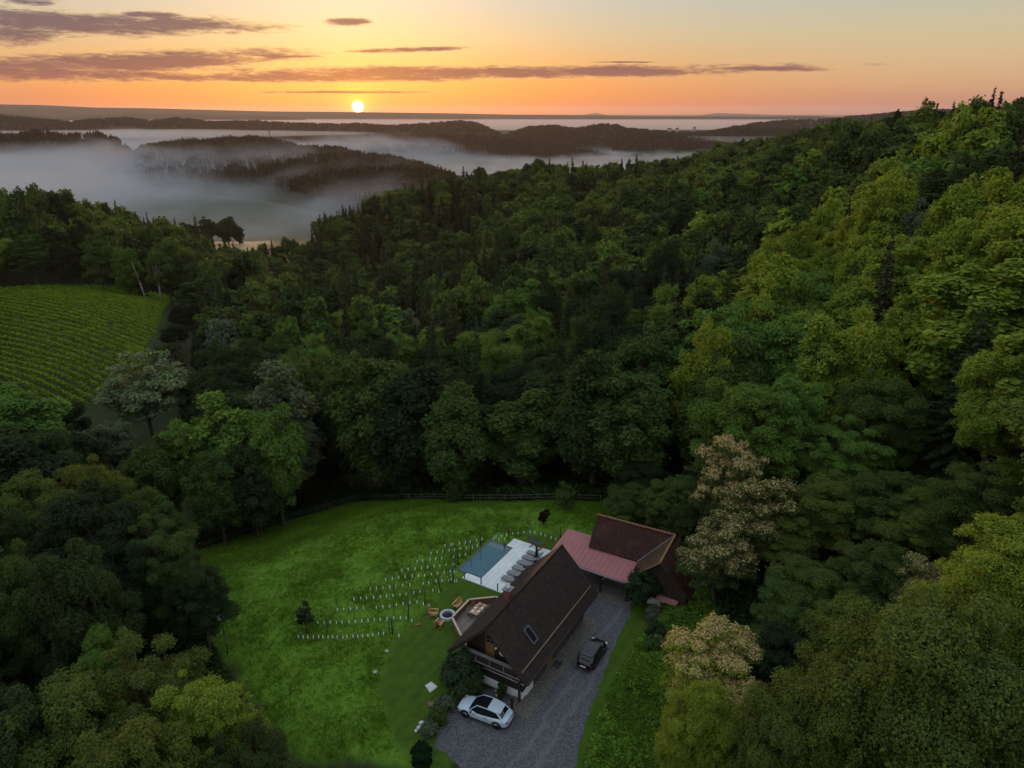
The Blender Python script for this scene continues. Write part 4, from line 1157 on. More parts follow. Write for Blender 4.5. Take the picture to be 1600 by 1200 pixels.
def gravel_mat(name, c, sc=26.0, tracks=False):
    m_, g, b, out = mat(name)
    tc = g.node('ShaderNodeNewGeometry').outputs['Position']
    vo = g.node('ShaderNodeTexVoronoi'); g.put(vo.inputs['Vector'], tc); vo.inputs['Scale'].default_value = 13.0
    sp = g.node('ShaderNodeSeparateColor'); g.put(sp.inputs[0], vo.outputs['Color'])
    n = g.noise(tc, 0.35, 4.0, 0.6); n2 = g.noise(tc, sc, 3.0, 0.7)
    k = g.m('ADD', g.m('ADD', g.m('MULTIPLY', sp.outputs[0], 0.50), g.m('MULTIPLY', n2, 0.33)), g.m('MULTIPLY', n, 0.17))
    col = g.ramp(k, [(0.2, tuple(q * 0.45 for q in c)), (0.5, c), (0.8, tuple(q * 1.7 for q in c))])
    if tracks:      # wheel ruts pressed into the drive
        gx, gy, gz_ = g.sep(tc)
        lat = g.m('ADD', g.m('MULTIPLY', g.m('SUBTRACT', gx, O0[0]), _l[0]), g.m('MULTIPLY', g.m('SUBTRACT', gy, O0[1]), _l[1]))
        lat = g.m('ADD', g.m('ADD', lat, 6.6), g.m('MULTIPLY', g.m('SUBTRACT', n, 0.5), 2.2))
        rut = g.m('ABSOLUTE', g.m('SUBTRACT', g.m('ABSOLUTE', lat), 0.78))
        col = g.mix(g.m('MULTIPLY', g.smooth(rut, 0.34, 0.08), 0.42), col, tuple(q * 1.75 for q in c))
        col = g.mix(g.m('MULTIPLY', g.smooth(g.noise(tc, 1.3, 5.0, 0.7), 0.60, 0.74), 0.35), col, tuple(q * 0.5 for q in c))
    g.put(b.inputs['Base Color'], col); b.inputs['Roughness'].default_value = 0.9; b.inputs['Specular IOR Level'].default_value = 0.2
    bp = g.node('ShaderNodeBump'); bp.inputs['Strength'].default_value = 0.9; bp.inputs['Distance'].default_value = 0.05
    g.put(bp.inputs['Height'], g.m('SUBTRACT', n2, vo.outputs['Distance'])); g.l.new(bp.outputs[0], b.inputs['Normal'])
    return m_
def glass_mat(name, c, rough=0.05):
    m_, g, b, out = mat(name)
    b.inputs['Base Color'].default_value = (*c, 1); b.inputs['Roughness'].default_value = rough; b.inputs['Specular IOR Level'].default_value = 0.6
    return m_
M_ROOF = roof_mat("old_dark_tiles", (0.014, 0.0085, 0.007), (0.030, 0.0175, 0.0145), (0.062, 0.038, 0.031), (0.040, 0.030, 0.021))
M_BROOF = roof_mat("rust_tiles_main", (0.026, 0.0085, 0.007), (0.050, 0.0165, 0.013), (0.090, 0.032, 0.023), (0.10, 0.042, 0.020), along=False)
M_BROOF2 = roof_mat("rust_tiles_wing", (0.035, 0.018, 0.013), (0.075, 0.036, 0.025), (0.13, 0.062, 0.038), (0.16, 0.08, 0.035), along=True)
M_RED = plain("red_sheet", (0.33, 0.115, 0.115), 0.55, var=0.08, scale=1.5)
M_TIMBER = plank_mat("dark_timber", (0.035, 0.022, 0.014), 0.2, 1)
M_TIMBERX = plank_mat("dark_timber_side", (0.035, 0.022, 0.014), 0.2, 0)
M_BEAM = plain("dark_beam", (0.026, 0.018, 0.013), 0.8, scale=8, var=0.3)
M_GREYWOOD = plain("weathered_wood", (0.20, 0.185, 0.19), 0.8, scale=9, var=0.2)
M_PLASTER = plain("white_plaster", (0.70, 0.70, 0.70), 0.85, scale=1.6, var=0.10, bump=0.15)
M_OCHRE = plain("ochre_shutter", (0.22, 0.115, 0.03), 0.7)
M_PANE = glass_mat("window_pane", (0.012, 0.014, 0.017))
M_BRICK = plain("chimney_brick", (0.17, 0.055, 0.045), 0.85, scale=14, var=0.35, bump=0.4)
M_METAL = plain("grey_metal", (0.16, 0.18, 0.21), 0.4, metal=0.6, scale=4)
M_DARKMETAL = plain("dark_metal", (0.022, 0.022, 0.028), 0.5, metal=0.3)
M_STONE = plain("pale_stone", (0.36, 0.33, 0.28), 0.9, scale=3, var=0.35, bump=0.5, bscale=9)
M_CONC = plain("pale_concrete", (0.52, 0.53, 0.53), 0.85, scale=3, var=0.1)
M_GRAVEL = gravel_mat("gravel", (0.100, 0.101, 0.110), tracks=True)
M_GRAVEL2 = gravel_mat("fine_pale_gravel", (0.135, 0.122, 0.112))
M_DECK = plank_mat("deck_boards", (0.20, 0.165, 0.15), 0.14, 1, var=0.3)
M_RAILING = plank_mat("reddish_boards", (0.20, 0.095, 0.065), 0.12, 2, var=0.25)
M_CAP = plain("pale_capping", (0.50, 0.40, 0.30), 0.7, scale=5, var=0.15)
M_TEAK = plain("oiled_teak", (0.36, 0.175, 0.065), 0.6, scale=8, var=0.25)
M_TEAKD = plain("dark_teak", (0.20, 0.10, 0.05), 0.6, scale=8, var=0.25)
M_WHITE = plain("white_glaze", (0.80, 0.82, 0.84), 0.35, var=0.04)
M_SLING = plain("grey_sling", (0.19, 0.20, 0.21), 0.8, scale=20)
M_NAVY = plain("navy_cloth", (0.014, 0.017, 0.035), 0.9)
M_REDWOOD = plain("red_stained_wood", (0.20, 0.055, 0.04), 0.6)

# ---------------- driveway and other laid surfaces
def sheet(name, poly, z, m_, kind="structure", thick=0.02):
    mb = MB(); mb.prism([(p[0], p[1]) for p in poly], z - thick, z)
    o = mb.build(name, m_); o["kind"] = kind; return o
def wavy(poly, amp, step=0.6, seed=0):
    r_ = np.random.default_rng(seed); out = []
    for i in range(len(poly)):
        a = np.array(poly[i]); b = np.array(poly[(i + 1) % len(poly)]); n = max(1, int(np.linalg.norm(b - a) / step))
        nx = np.array((-(b - a)[1], (b - a)[0])) / (np.linalg.norm(b - a) + 1e-9)
        for k in range(n): out.append(tuple(a + (b - a) * k / n + nx * r_.normal(0, amp)))
    return out
DRIVE = [HF(17.4, -2.0)[:2], HF(17.2, -6.3)[:2]] + G((985, 945), (985, 965), (968, 990), (955, 1020), (942, 1060), (928, 1095), (915, 1130), (902, 1180), (892, 1230), (870, 1300)) + [on_ground(745, 1300), on_ground(720, 1205), on_ground(700, 1178), on_ground(680, 1168), on_ground(684, 1142), on_ground(700, 1112), on_ground(716, 1090)] + [HF(-0.9, 1.6)[:2], HF(3, -2.5)[:2], HF(12.5, -3.0)[:2]]
sheet("driveway", wavy(DRIVE, 0.07, 0.5, 3), 0.030, M_GRAVEL)
APRON = [HF(-0.75, -2.2)[:2], HF(-0.55, -4.55)[:2], HF(3.0, -4.62)[:2], HF(7.0, -4.7)[:2], HF(10.2, -4.85)[:2], HF(12.4, -4.95)[:2], HF(13.4, -4.7)[:2], HF(13.9, -4.0)[:2], HF(13.8, -2.8)[:2], HF(13.2, -2.2)[:2]]
sheet("house_path", wavy(APRON, 0.03, 0.5, 4), 0.075, M_GRAVEL2, thick=0.07)
sheet("barn_forecourt", [HF(17.3, -1.2)[:2], HF(17.1, -6.35)[:2], HF(20.9, -6.3)[:2], HF(23, 3.0)[:2], HF(17.6, 3.2)[:2]], 0.050, M_GRAVEL2, thick=0.04)

# ---------------- farmhouse
def build_house():
    h = empty("farmhouse", HF(0, 0), TH, "old farmhouse with steep dark tiled roof, timber gable balcony and white plaster base", "house")
    HW, ZE, ZR, L = 4.07, 3.0, 7.25, 14.3
    x0, x1, hw = 1.6, 13.2, 3.15
    base = MB(); base.box((x0 + 0.6, 0, 0.55), (1.2, 2 * hw, 1.1)); base.build("plaster_base", M_PLASTER, h)
    base = MB(); base.box(((x0 + 1.2 + x1) / 2, 0, 0.55), (x1 - x0 - 1.2, 2 * hw - 0.02, 1.1)); base.build("stone_base", plain("dark_stone", (0.06, 0.052, 0.046), 0.9, scale=3, var=0.4, bump=0.4), h)
    zt = lambda y: ZR - 0.25 - abs(y) * (ZR - ZE) / HW
    for (xa, xb) in ((x0, x0 + 0.25), (x1 - 0.25, x1)):
        w = MB(); prof = [(-hw + .02, 1.1), (hw - .02, 1.1), (hw - .02, zt(hw)), (0, zt(0)), (-hw + .02, zt(hw))]
        vs = [(xa, p[0], p[1]) for p in prof] + [(xb, p[0], p[1]) for p in prof]; n = 5
        w.add(vs, [tuple(range(n)), tuple(range(2 * n - 1, n - 1, -1))] + [(i, n + i, n + (i + 1) % n, (i + 1) % n) for i in range(n)])
        w.build("gable_wall", M_TIMBER, h)
    w = MB()
    for s in (-1, 1): w.box(((x0 + x1) / 2, s * (hw - 0.14), 2.2), (x1 - x0 - 0.52, 0.24, 2.2))
    w.build("side_wall", M_TIMBERX, h)
    # roof: two slopes of stepped tile courses
    nrm = math.hypot(HW, ZR - ZE)
    for s in (1, -1):
        rb = MB(); nc = 26
        a = Vector((0, s * HW / nrm, -(ZR - ZE) / nrm)); up = Vector((0, s * (ZR - ZE) / nrm, HW / nrm))
        Ls = nrm
        rb.slab([Vector((0, 0, ZR)) - up * 0.2, Vector((L, 0, ZR)) - up * 0.2, Vector((L, 0, ZR)) + a * Ls - up * 0.2, Vector((0, 0, ZR)) + a * Ls - up * 0.2][::(1 if s < 0 else -1)], 0.12)
        for k in range(nc):
            t0 = Ls * k / nc; t1 = Ls * (k + 1.15) / nc
            nseg = 24
            for j in range(nseg):
                xa = L * j / nseg; xb = L * (j + 1) / nseg
                j0 = (hash((k, j)) % 100 - 50) / 50 * 0.008
                p = [Vector((xa, 0, ZR)) + a * t0 - up * 0.035, Vector((xb, 0, ZR)) + a * t0 - up * 0.035, Vector((xb, 0, ZR)) + a * t1 + up * (0.012 + j0), Vector((xa, 0, ZR)) + a * t1 + up * (0.012 + j0)]
                q = [p[3] - up * 0.05, p[2] - up * 0.05]
                vs = p + q
                fs = [(0, 1, 2, 3), (3, 2, 5, 4)]
                if s > 0: fs = [f[::-1] for f in fs]
                rb.add(vs, fs)
        rb.build("roof_slope", M_ROOF, h)
    rg = MB()
    for k in range(36):
        xx = L * k / 36; rg.tube((xx, 0, ZR - 0.03), (xx + L / 36 + 0.02, 0, ZR - 0.02), 0.12, 0.105, 8)
    rg.build("ridge_tile", M_ROOF, h)
    # verge boards on both gables
    for xx in (-0.03, L + 0.03):
        for s in (1, -1):
            v = MB(); v.bar((xx, 0.0, ZR - 0.16), (xx, s * HW, ZE - 0.16), 0.07, 0.26); v.build("verge_board", M_BEAM, h)
    # soffit rafters under the gable overhang
    sf = MB()
    for s in (1, -1): sf.bar((0.8, 0.1 * s, ZR - 0.36), (0.8, s * (HW - 0.2), ZE - 0.10), 0.14, 0.16)
    sf.bar((0.1, 0, ZR - 0.42), (x0, 0, ZR - 0.42), 0.16); sf.bar((0.1, 2.9, ZE + 0.9), (x0, 2.9, ZE + 0.9), 0.16); sf.bar((0.1, -2.9, ZE + 0.9), (x0, -2.9, ZE + 0.9), 0.16)
    sf.build("rafter", M_BEAM, h)
    g_ = MB(); g_.tube((0.1, -HW - 0.06, ZE - 0.10), (L - 0.1, -HW - 0.06, ZE - 0.12), 0.075, n=8); g_.build("gutter", M_DARKMETAL, h)
    g_ = MB(); g_.tube((0.1, HW + 0.06, ZE - 0.10), (L - 0.1, HW + 0.06, ZE - 0.12), 0.075, n=8); g_.build("gutter", M_DARKMETAL, h)
    sn = MB(); yy = -3.45; zz = ZR - 3.45 * (ZR - ZE) / HW + 0.16
    sn.tube((0.25, yy, zz), (L - 0.3, yy, zz), 0.055, n=7)
    for k in range(12): sn.bar((0.6 + k * 1.18, yy, zz), (0.6 + k * 1.18, yy + 0.1, zz - 0.14), 0.03)
    sn.build("snow_guard", plain("weathered_pole", (0.20, 0.155, 0.12), 0.8, scale=5, var=0.3), h)
    # skylight on the right-hand slope
    sl = empty("skylight", (3.62, -2.33, ZR - 2.33 * (ZR - ZE) / HW)); sl.parent = h
    sl.rotation_euler = (math.atan2(ZR - ZE, HW), 0, 0)
    fr = MB()
    for a, b, c, d in ((0, -0.72, 0.74, 0.10), (0, 0.72, 0.74, 0.10)): fr.box((a, b, 0.09), (c, d, 0.14))
    for s in (-1, 1): fr.box((s * 0.37, 0, 0.09), (0.10, 1.5, 0.15))
    fr.build("frame", M_METAL, sl)
    pn = MB(); pn.box((0, 0, 0.07), (0.66, 1.34, 0.05)); pn.build("pane", M_PANE, sl)
    # chimney
    ch = MB(); ch.box((4.78, 0.62, 7.05), (0.66, 0.60, 1.5)); cho = ch.build("chimney", M_BRICK, h)
    cp = MB(); cp.box((4.78, 0.62, 7.86), (0.90, 0.84, 0.10)); cp.build("chimney_cap", M_METAL, cho)
    cp = MB(); cp.lathe([(0.0, 0.0), (0.19, 0.0), (0.17, 0.26), (0.11, 0.26), (0.11, 0.02)], (4.78, 0.62, 7.91), 16); cp.build("chimney_pot", M_CONC, cho)
    # balcony across the gable
    bx = 0.55
    fl = MB(); fl.box(((x0 + bx) / 2, 0, 2.48), (x0 - bx, 6.1, 0.12)); fl.build("balcony_floor", M_BEAM, h)
    rl = MB(); rl.box((bx + 0.05, 0, 3.50), (0.34, 6.15, 0.06)); rl.build("balcony_handrail", M_GREYWOOD, h)
    rl = MB(); rl.box((bx - 0.02, 0, 2.62), (0.07, 6.1, 0.10)); rl.build("balcony_rail", M_GREYWOOD, h)
    for k in range(5):
        y = -2.85 + k * 1.425
        p = MB(); p.box((bx + 0.02, y, 3.01), (0.07, 0.07, 0.94)); p.build("baluster", M_GREYWOOD, h)
    bp = MB(); bp.box((bx + 0.12, 0, 3.0), (0.03, 5.9, 0.62)); bp.build("balcony_panel", plank_mat("balcony_boards", (0.030, 0.020, 0.014), 0.14, 1), h)
    for y in (-2.95, 2.95):
        p = MB(); p.box((bx + 0.12, y, 1.74), (0.18, 0.18, 3.48)); p.build("post", M_BEAM, h)
    # lower timber front with pale panels
    for y in (-2.25, -0.6, 1.1):
        p = MB(); p.box((x0 - 0.03, y, 1.62), (0.05, 1.15, 0.5)); p.build("wall_panel", plank_mat("greyed_boards", (0.10, 0.092, 0.098), 0.13, 2), h)
    p = MB(); p.box((x0 - 0.05, -1.42, 1.62), (0.06, 0.5, 0.8)); p.build("shutter", M_OCHRE, h)
    st = MB(); st.box((x0 - 0.30, 0, 0.45), (0.6, 6.1, 0.9)); st.build("plinth", M_PLASTER, h)
    st = MB(); st.box((x0 - 0.30, 0, 0.96), (0.66, 6.2, 0.12)); st.build("sill_beam", M_BEAM, h)
    def window(parent, x, y, z, w_, hgt, nm="window", bars=2):
        f = MB()
        for s in (-1, 1): f.box((x, y + s * w_ / 2, z), (0.08, 0.07, hgt + 0.07)); f.box((x, y, z + s * hgt / 2), (0.09, w_ - 0.07, 0.07))
        for k in range(1, bars + 1): f.box((x - 0.005, y, z - hgt / 2 + hgt * k / (bars + 1)), (0.05, w_ - 0.07, 0.03))
        f.box((x - 0.007, y, z), (0.045, 0.03, hgt - 0.07))
        o = f.build(nm, M_GREYWOOD if nm == "window" else M_OCHRE, parent)
        q = MB(); q.box((x + 0.02, y, z), (0.03, w_ - 0.06, hgt - 0.06)); q.build("pane", M_PANE, o)
        return o
    window(h, x0 - 0.05, 0.55, 4.75, 0.85, 1.1)
    d = MB(); d.box((x0 - 0.05, 0.55, 3.35), (0.08, 0.9, 1.55)); do = d.build("balcony_door", M_OCHRE, h)
    q = MB(); q.tube((x0 - 0.12, 0.22, 3.3), (x0 - 0.12, 0.22, 3.42), 0.02); q.build("handle", M_METAL, do)
    window(h, x0 - 0.05, -1.35, 4.4, 0.6, 0.8, "window")
    for k in range(4):
        x = 3.6 + k * 2.5
        for s in (-1, 1):
            f = MB(); f.box((x, s * (hw + 0.005), 2.05), (0.9, 0.07, 1.0)); o = f.build("window", M_GREYWOOD, h)
            q = MB(); q.box((x, s * (hw + 0.03), 2.05), (0.74, 0.06, 0.84)); q.build("pane", M_PANE, o)
    d = MB(); d.box((5.9, -hw - 0.01, 1.1), (1.0, 0.06, 2.1)); d.build("door", M_OCHRE, h)
    # wreath hanging on the balcony side and a round lamp
    wr = MB(); cx, cyy, cz = x0 - 0.10, -0.75, 3.72
    for i in range(20):
        a0 = i / 20 * 6.2832; a1 = (i + 1) / 20 * 6.2832
        wr.tube((cx, cyy + 0.26 * math.cos(a0), cz + 0.26 * math.sin(a0)), (cx, cyy + 0.26 * math.cos(a1), cz + 0.26 * math.sin(a1)), 0.085, n=6, cap=False)
    tag(wr.build("wreath", plain("pale_straw", (0.62, 0.56, 0.5), 0.9)), "pale round wreath hanging on the farmhouse gable above the balcony rail", "wreath")
    bpy.data.objects["wreath"].matrix_world = Matrix.Translation(HF(0, 0)) @ Matrix.Rotation(TH, 4, 'Z')
    lp = MB(); lp.lathe([(0.0, -0.12), (0.09, -0.09), (0.13, 0.0), (0.09, 0.09), (0.0, 0.12)], (x0 - 0.16, -0.12, 4.0), 12); lp.build("wall_lamp", M_WHITE, h)
build_house()

# ---------------- barn with red carport roof
def build_barn():
    b = empty("barn", HF(18, -3), TH, "L-shaped barn with rusty tiled roofs and a low pink-red carport roof", "barn")
    inv = lambda x, y, z: (x - 18, y + 3, z)
    def tiles(name, p00, p01, p10, p11, nc, m_, ns=20):
        """p00-p01 along the ridge, p10-p11 along the eave; stepped courses between them"""
        rb = MB(); p00, p01, p10, p11 = [Vector(inv(*q)) for q in (p00, p01, p10, p11)]
        nrm = (p01 - p00).cross(p10 - p00).normalized()
        if nrm.z < 0: nrm = -nrm
        rb.add([p - nrm * 0.14 for p in (p00, p01, p11, p10)], [(0, 1, 2, 3)])
        for k in range(nc):
            for j in range(ns):
                u0, u1 = j / ns, (j + 1) / ns; t0, t1 = k / nc, min(1.0, (k + 1.12) / nc)
                f = lambda u_, t_: (p00 * (1 - u_) + p01 * u_) * (1 - t_) + (p10 * (1 - u_) + p11 * u_) * t_
                j0 = nrm * ((hash((k, j, 5)) % 100 - 50) / 50 * 0.008)
                q = [f(u0, t0) - nrm * 0.03, f(u1, t0) - nrm * 0.03, f(u1, t1) + nrm * 0.015 + j0, f(u0, t1) + nrm * 0.015 + j0]
                q += [q[3] - nrm * 0.06, q[2] - nrm * 0.06]
                rb.add(q, [(0, 1, 2, 3), (3, 2, 5, 4)])
        # edges
        for a_, b_ in ((p00, p10), (p01, p11)): rb.bar(a_ - nrm * 0.07, b_ - nrm * 0.07, 0.08, 0.16)
        return rb.build(name, m_, b)
    def ridge(a_, b_, m_, r0=0.12):
        rb = MB(); a_ = Vector(inv(*a_)); b_ = Vector(inv(*b_)); n = int((b_ - a_).length / 0.4)
        for k in range(n): rb.tube(a_ + (b_ - a_) * k / n, a_ + (b_ - a_) * (k + 1.05) / n, r0 * 1.08, r0 * 0.9, 8)
        return rb.build("ridge_tile", m_, b)
    ZR = 6.1
    # main range, ridge across; front slope, back slope
    tiles("main_roof", (23.15, 0.05, ZR), (23.6, -8.75, ZR), (21.05, 0.0, 3.05), (21.3, -5.6, 3.05), 18, M_BROOF)
    tiles("main_roof", (23.15, 0.05, ZR), (23.6, -8.75, ZR), (25.4, 0.1, 3.0), (25.9, -9.0, 3.0), 18, M_BROOF)
    rm = plain("rust_ridge", (0.22, 0.085, 0.05), 0.8, scale=5, var=0.4)
    ridge((23.15, 0.05, ZR + .02), (23.6, -8.75, ZR + .02), rm)
    # wing towards the drive
    tiles("wing_roof", (18.0, -9.05, ZR), (23.6, -8.75, ZR), (18.95, -5.9, 2.8), (21.3, -5.6, 3.05), 17, M_BROOF2, 14)
    tiles("wing_roof", (18.0, -9.05, ZR), (26.5, -9.0, ZR - 0.4), (19.2, -12.2, 2.0), (26.5, -12.4, 2.0), 20, M_BROOF2, 18)
    ridge((18.0, -9.05, ZR + .02), (23.6, -8.75, ZR + .02), plain("ochre_ridge", (0.30, 0.165, 0.06), 0.8, scale=5, var=0.3))
    v = MB(); v.bar(inv(21.3, -5.6, 3.08), inv(23.55, -8.65, ZR - 0.02), 0.22, 0.04); v.build("valley_flashing", M_METAL, b)
    # verge at the front of the wing
    v = MB(); v.bar(inv(17.97, -9.05, ZR + 0.0), inv(18.92, -5.9, 2.82), 0.14, 0.10); v.build("verge_board", plain("ochre_verge", (0.26, 0.14, 0.06), 0.8, scale=6, var=0.3), b)
    # walls
    def wall(pts, t, m_, nm):
        w = MB(); w.slab([inv(*p) for p in pts], t); return w.build(nm, m_, b)
    wall([(19.1, -6.2, 1.0), (19.1, -11.8, 1.0), (19.1, -11.8, 2.5), (19.1, -9.0, 5.6), (19.1, -6.2, 2.9)], 0.2, M_TIMBER, "gable_wall")
    w = MB(); w.box(inv(19.35, -9.0, 0.5), (0.6, 5.7, 1.0)); w.build("plaster_base", M_PLASTER, b)
    w = MB(); w.box(inv(22.5, -11.9, 1.1), (6.2, 0.25, 2.2)); w.build("side_wall", M_TIMBERX, b)
    lt = MB(); lt.slab([inv(*q) for q in ((18.45, -8.8, 1.25), (18.45, -11.0, 1.25), (19.15, -11.0, 1.75), (19.15, -8.8, 1.75))], 0.06); lt.build("lean_to_roof", M_RED, b)
    w = MB(); w.box(inv(21.6, -3.0, 1.5), (0.2, 6.1, 3.0)); w.build("carport_back_wall", M_TIMBER, b)
    w = MB(); w.box(inv(23.2, -0.15, 1.6), (3.6, 0.2, 3.2)); w.build("end_wall", M_TIMBERX, b)
    gz_ = MB(); gz_.slab([inv(*q) for q in ((21.3, -0.12, 3.2), (25.1, -0.1, 3.2), (23.15, -0.1, 5.85))], 0.12); gz_.build("gable_wall", M_TIMBERX, b)
    # carport roof: one gently sloping L-shaped sheet
    zf = lambda x: 2.5 + (x - 18.0) * 0.14
    poly = [(18.0, 3.6), (17.98, -5.95), (21.25, -5.75), (21.25, 0.06), (23.1, 0.2), (23.05, 3.55)]
    r_ = MB(); n = len(poly)
    vs = [inv(x, y, zf(x)) for x, y in poly] + [inv(x, y, zf(x) - 0.09) for x, y in poly]
    r_.add(vs, [tuple(reversed(range(n))), tuple(range(n, 2 * n))] + [(i, (i + 1) % n, n + (i + 1) % n, n + i) for i in range(n)])
    for k in range(16): # standing seams
        y = 3.2 - k * 0.57
        r_.bar(inv(18.02, y, zf(18.02) + 0.012), inv(21.2, y, zf(21.2) + 0.012), 0.025, 0.03)
    r_.build("carport_roof", M_RED, b)
    g_ = MB(); g_.tube(inv(17.92, 3.6, 2.42), inv(17.90, -5.95, 2.40), 0.08, n=8); g_.build("gutter", plain("blue_zinc", (0.20, 0.23, 0.32), 0.4, metal=0.4), b)
    for y in (3.3, 0.2, -2.8, -5.75):
        p = MB(); p.box(inv(18.15, y, 1.22), (0.2, 0.2, 2.42)); p.build("post", M_BEAM, b)
        if y > -5: p = MB(); p.bar(inv(18.15, y - 0.1, 1.7), inv(18.15, y - 0.75, 2.36), 0.12); p.build("brace", plain("pale_brace", (0.24, 0.18, 0.12), 0.8), b)
    p = MB(); p.tube(inv(18.35, -6.35, 0), inv(18.35, -6.35, 2.4), 0.05); p.build("downpipe", M_WHITE, b)
    # firewood stacked under the carport
    fw = MB(); r2 = random.Random(4)
    for i in range(17):
        for j in range(7):
            fw.tube(inv(20.3 + r2.uniform(-.06, .06), -1.2 - i * 0.2, 0.18 + j * 0.17), inv(20.9, -1.2 - i * 0.2, 0.18 + j * 0.17), r2.uniform(0.075, 0.10), n=7)
    o = fw.build("woodpile", plain("split_logs", (0.17, 0.11, 0.065), 0.9, scale=6, var=0.4)); o.matrix_world = Matrix.Translation(HF(18, -3)) @ Matrix.Rotation(TH, 4, 'Z')
    tag(o, "stacked firewood in the shade under the pink-red carport roof", "woodpile")
build_barn()
def hobj(mb, name, m_, x=0, y=0, z=0, rz=0.0, parent=None, bevel=0.0):
    o = mb.build(name, m_, parent, bevel)
    if parent is None: o.location = HF(x, y, z); o.rotation_euler = (0, 0, TH + rz)
    return o
def hempty(name, x, y, z, rz, label, cat, group=None): return empty(name, HF(x, y, z), TH + rz, label, cat, group)

# ---------------- pool and patio
def build_pool():
    p = hempty("swimming_pool", 17.0, 10.9, -0.20, 0, "rectangular infinity pool of blue-grey water beside the pale terrace", "pool")
    s = MB()
    # shell walls; water stands level with the overflow edge
    s.box((0.02, 1.62, -0.15), (6.80, 0.26, 0.86)); s.box((-3.30, 1.02, -0.15), (0.30, 0.92, 0.86)); s.box((3.40, 0.0, -0.15), (0.16, 2.98, 0.90)); s.box((0, 0, -0.95), (6.7, 3.1, 0.10))
    s.build("basin", plain("dark_basin_stone", (0.055, 0.065, 0.085), 0.4, var=0.1), p)
    m_, g, b, out = mat("pool_water")
    tc = g.node('ShaderNodeNewGeometry').outputs['Position']
    g.put(b.inputs['Base Color'], g.ramp(g.noise(tc, 0.4, 2.0), [(0.3, (0.030, 0.105, 0.145)), (0.7, (0.045, 0.125, 0.165))]))
    b.inputs['Roughness'].default_value = 0.06; b.inputs['IOR'].default_value = 1.33
    bp = g.node('ShaderNodeBump'); bp.inputs['Strength'].default_value = 0.10; bp.inputs['Distance'].default_value = 0.02
    g.put(bp.inputs['Height'], g.noise(tc, 3.0, 3.0)); g.l.new(bp.outputs[0], b.inputs['Normal'])
    w = MB(); w.box((0.09, 0.0, -0.1), (6.48, 2.98, 0.74)); w.build("water", m_, p)
    st = MB(); st.box((2.9, 0.0, 0.275), (0.85, 2.9, 0.004)); st.build("shallow_ledge", plain("pool_ledge", (0.075, 0.12, 0.15), 0.1), p)
    gt = MB(); gt.box((-3.62, 1.15, -0.30), (0.30, 1.2, 0.5)); gt.build("overflow_channel", plain("overflow", (0.02, 0.026, 0.04), 0.25), p)
    wl = MB(); wl.box((-3.86, 1.15, -0.45), (0.14, 1.6, 0.9)); wl.build("overflow_wall", M_CONC, p)
    # paved terrace: single large slabs with open joints, a little proud of the lawn
    m2, g, b, out = mat("terrace_slabs")
    tc = g.node('ShaderNodeTexCoord').outputs['Object']
    br = g.node('ShaderNodeTexBrick'); g.put(br.inputs['Vector'], tc); br.inputs['Scale'].default_value = 1.0
    br.inputs['Brick Width'].default_value = 1.2; br.inputs['Row Height'].default_value = 0.6; br.inputs['Mortar Size'].default_value = 0.008
    br.inputs['Color1'].default_value = (0.62, 0.65, 0.67, 1); br.inputs['Color2'].default_value = (0.72, 0.74, 0.75, 1); br.inputs['Mortar'].default_value = (0.22, 0.24, 0.26, 1)
    cc = g.mix(g.m('MULTIPLY', g.smooth(g.noise(tc, 0.9, 5.0, 0.65), 0.5, 0.75), 0.25), br.outputs['Color'], (0.48, 0.50, 0.52))
    g.put(b.inputs['Base Color'], cc); b.inputs['Roughness'].default_value = 0.6
    t = MB(); t.prism([(12.66, 3.6), (22.25, 3.6), (22.25, 10.3), (20.42, 10.3), (20.42, 9.4), (13.68, 9.4), (13.68, 11.33), (12.66, 11.33)], -0.35, 0.09)
    o = hobj(t, "terrace", m2); o["kind"] = "structure"
build_pool()
TZ = 0.09
def copy_tree(o, parent=None):
    c = o.copy(); COL.objects.link(c)
    if parent is not None: c.parent = parent
    for ch in list(o.children): copy_tree(ch, c)
    return c
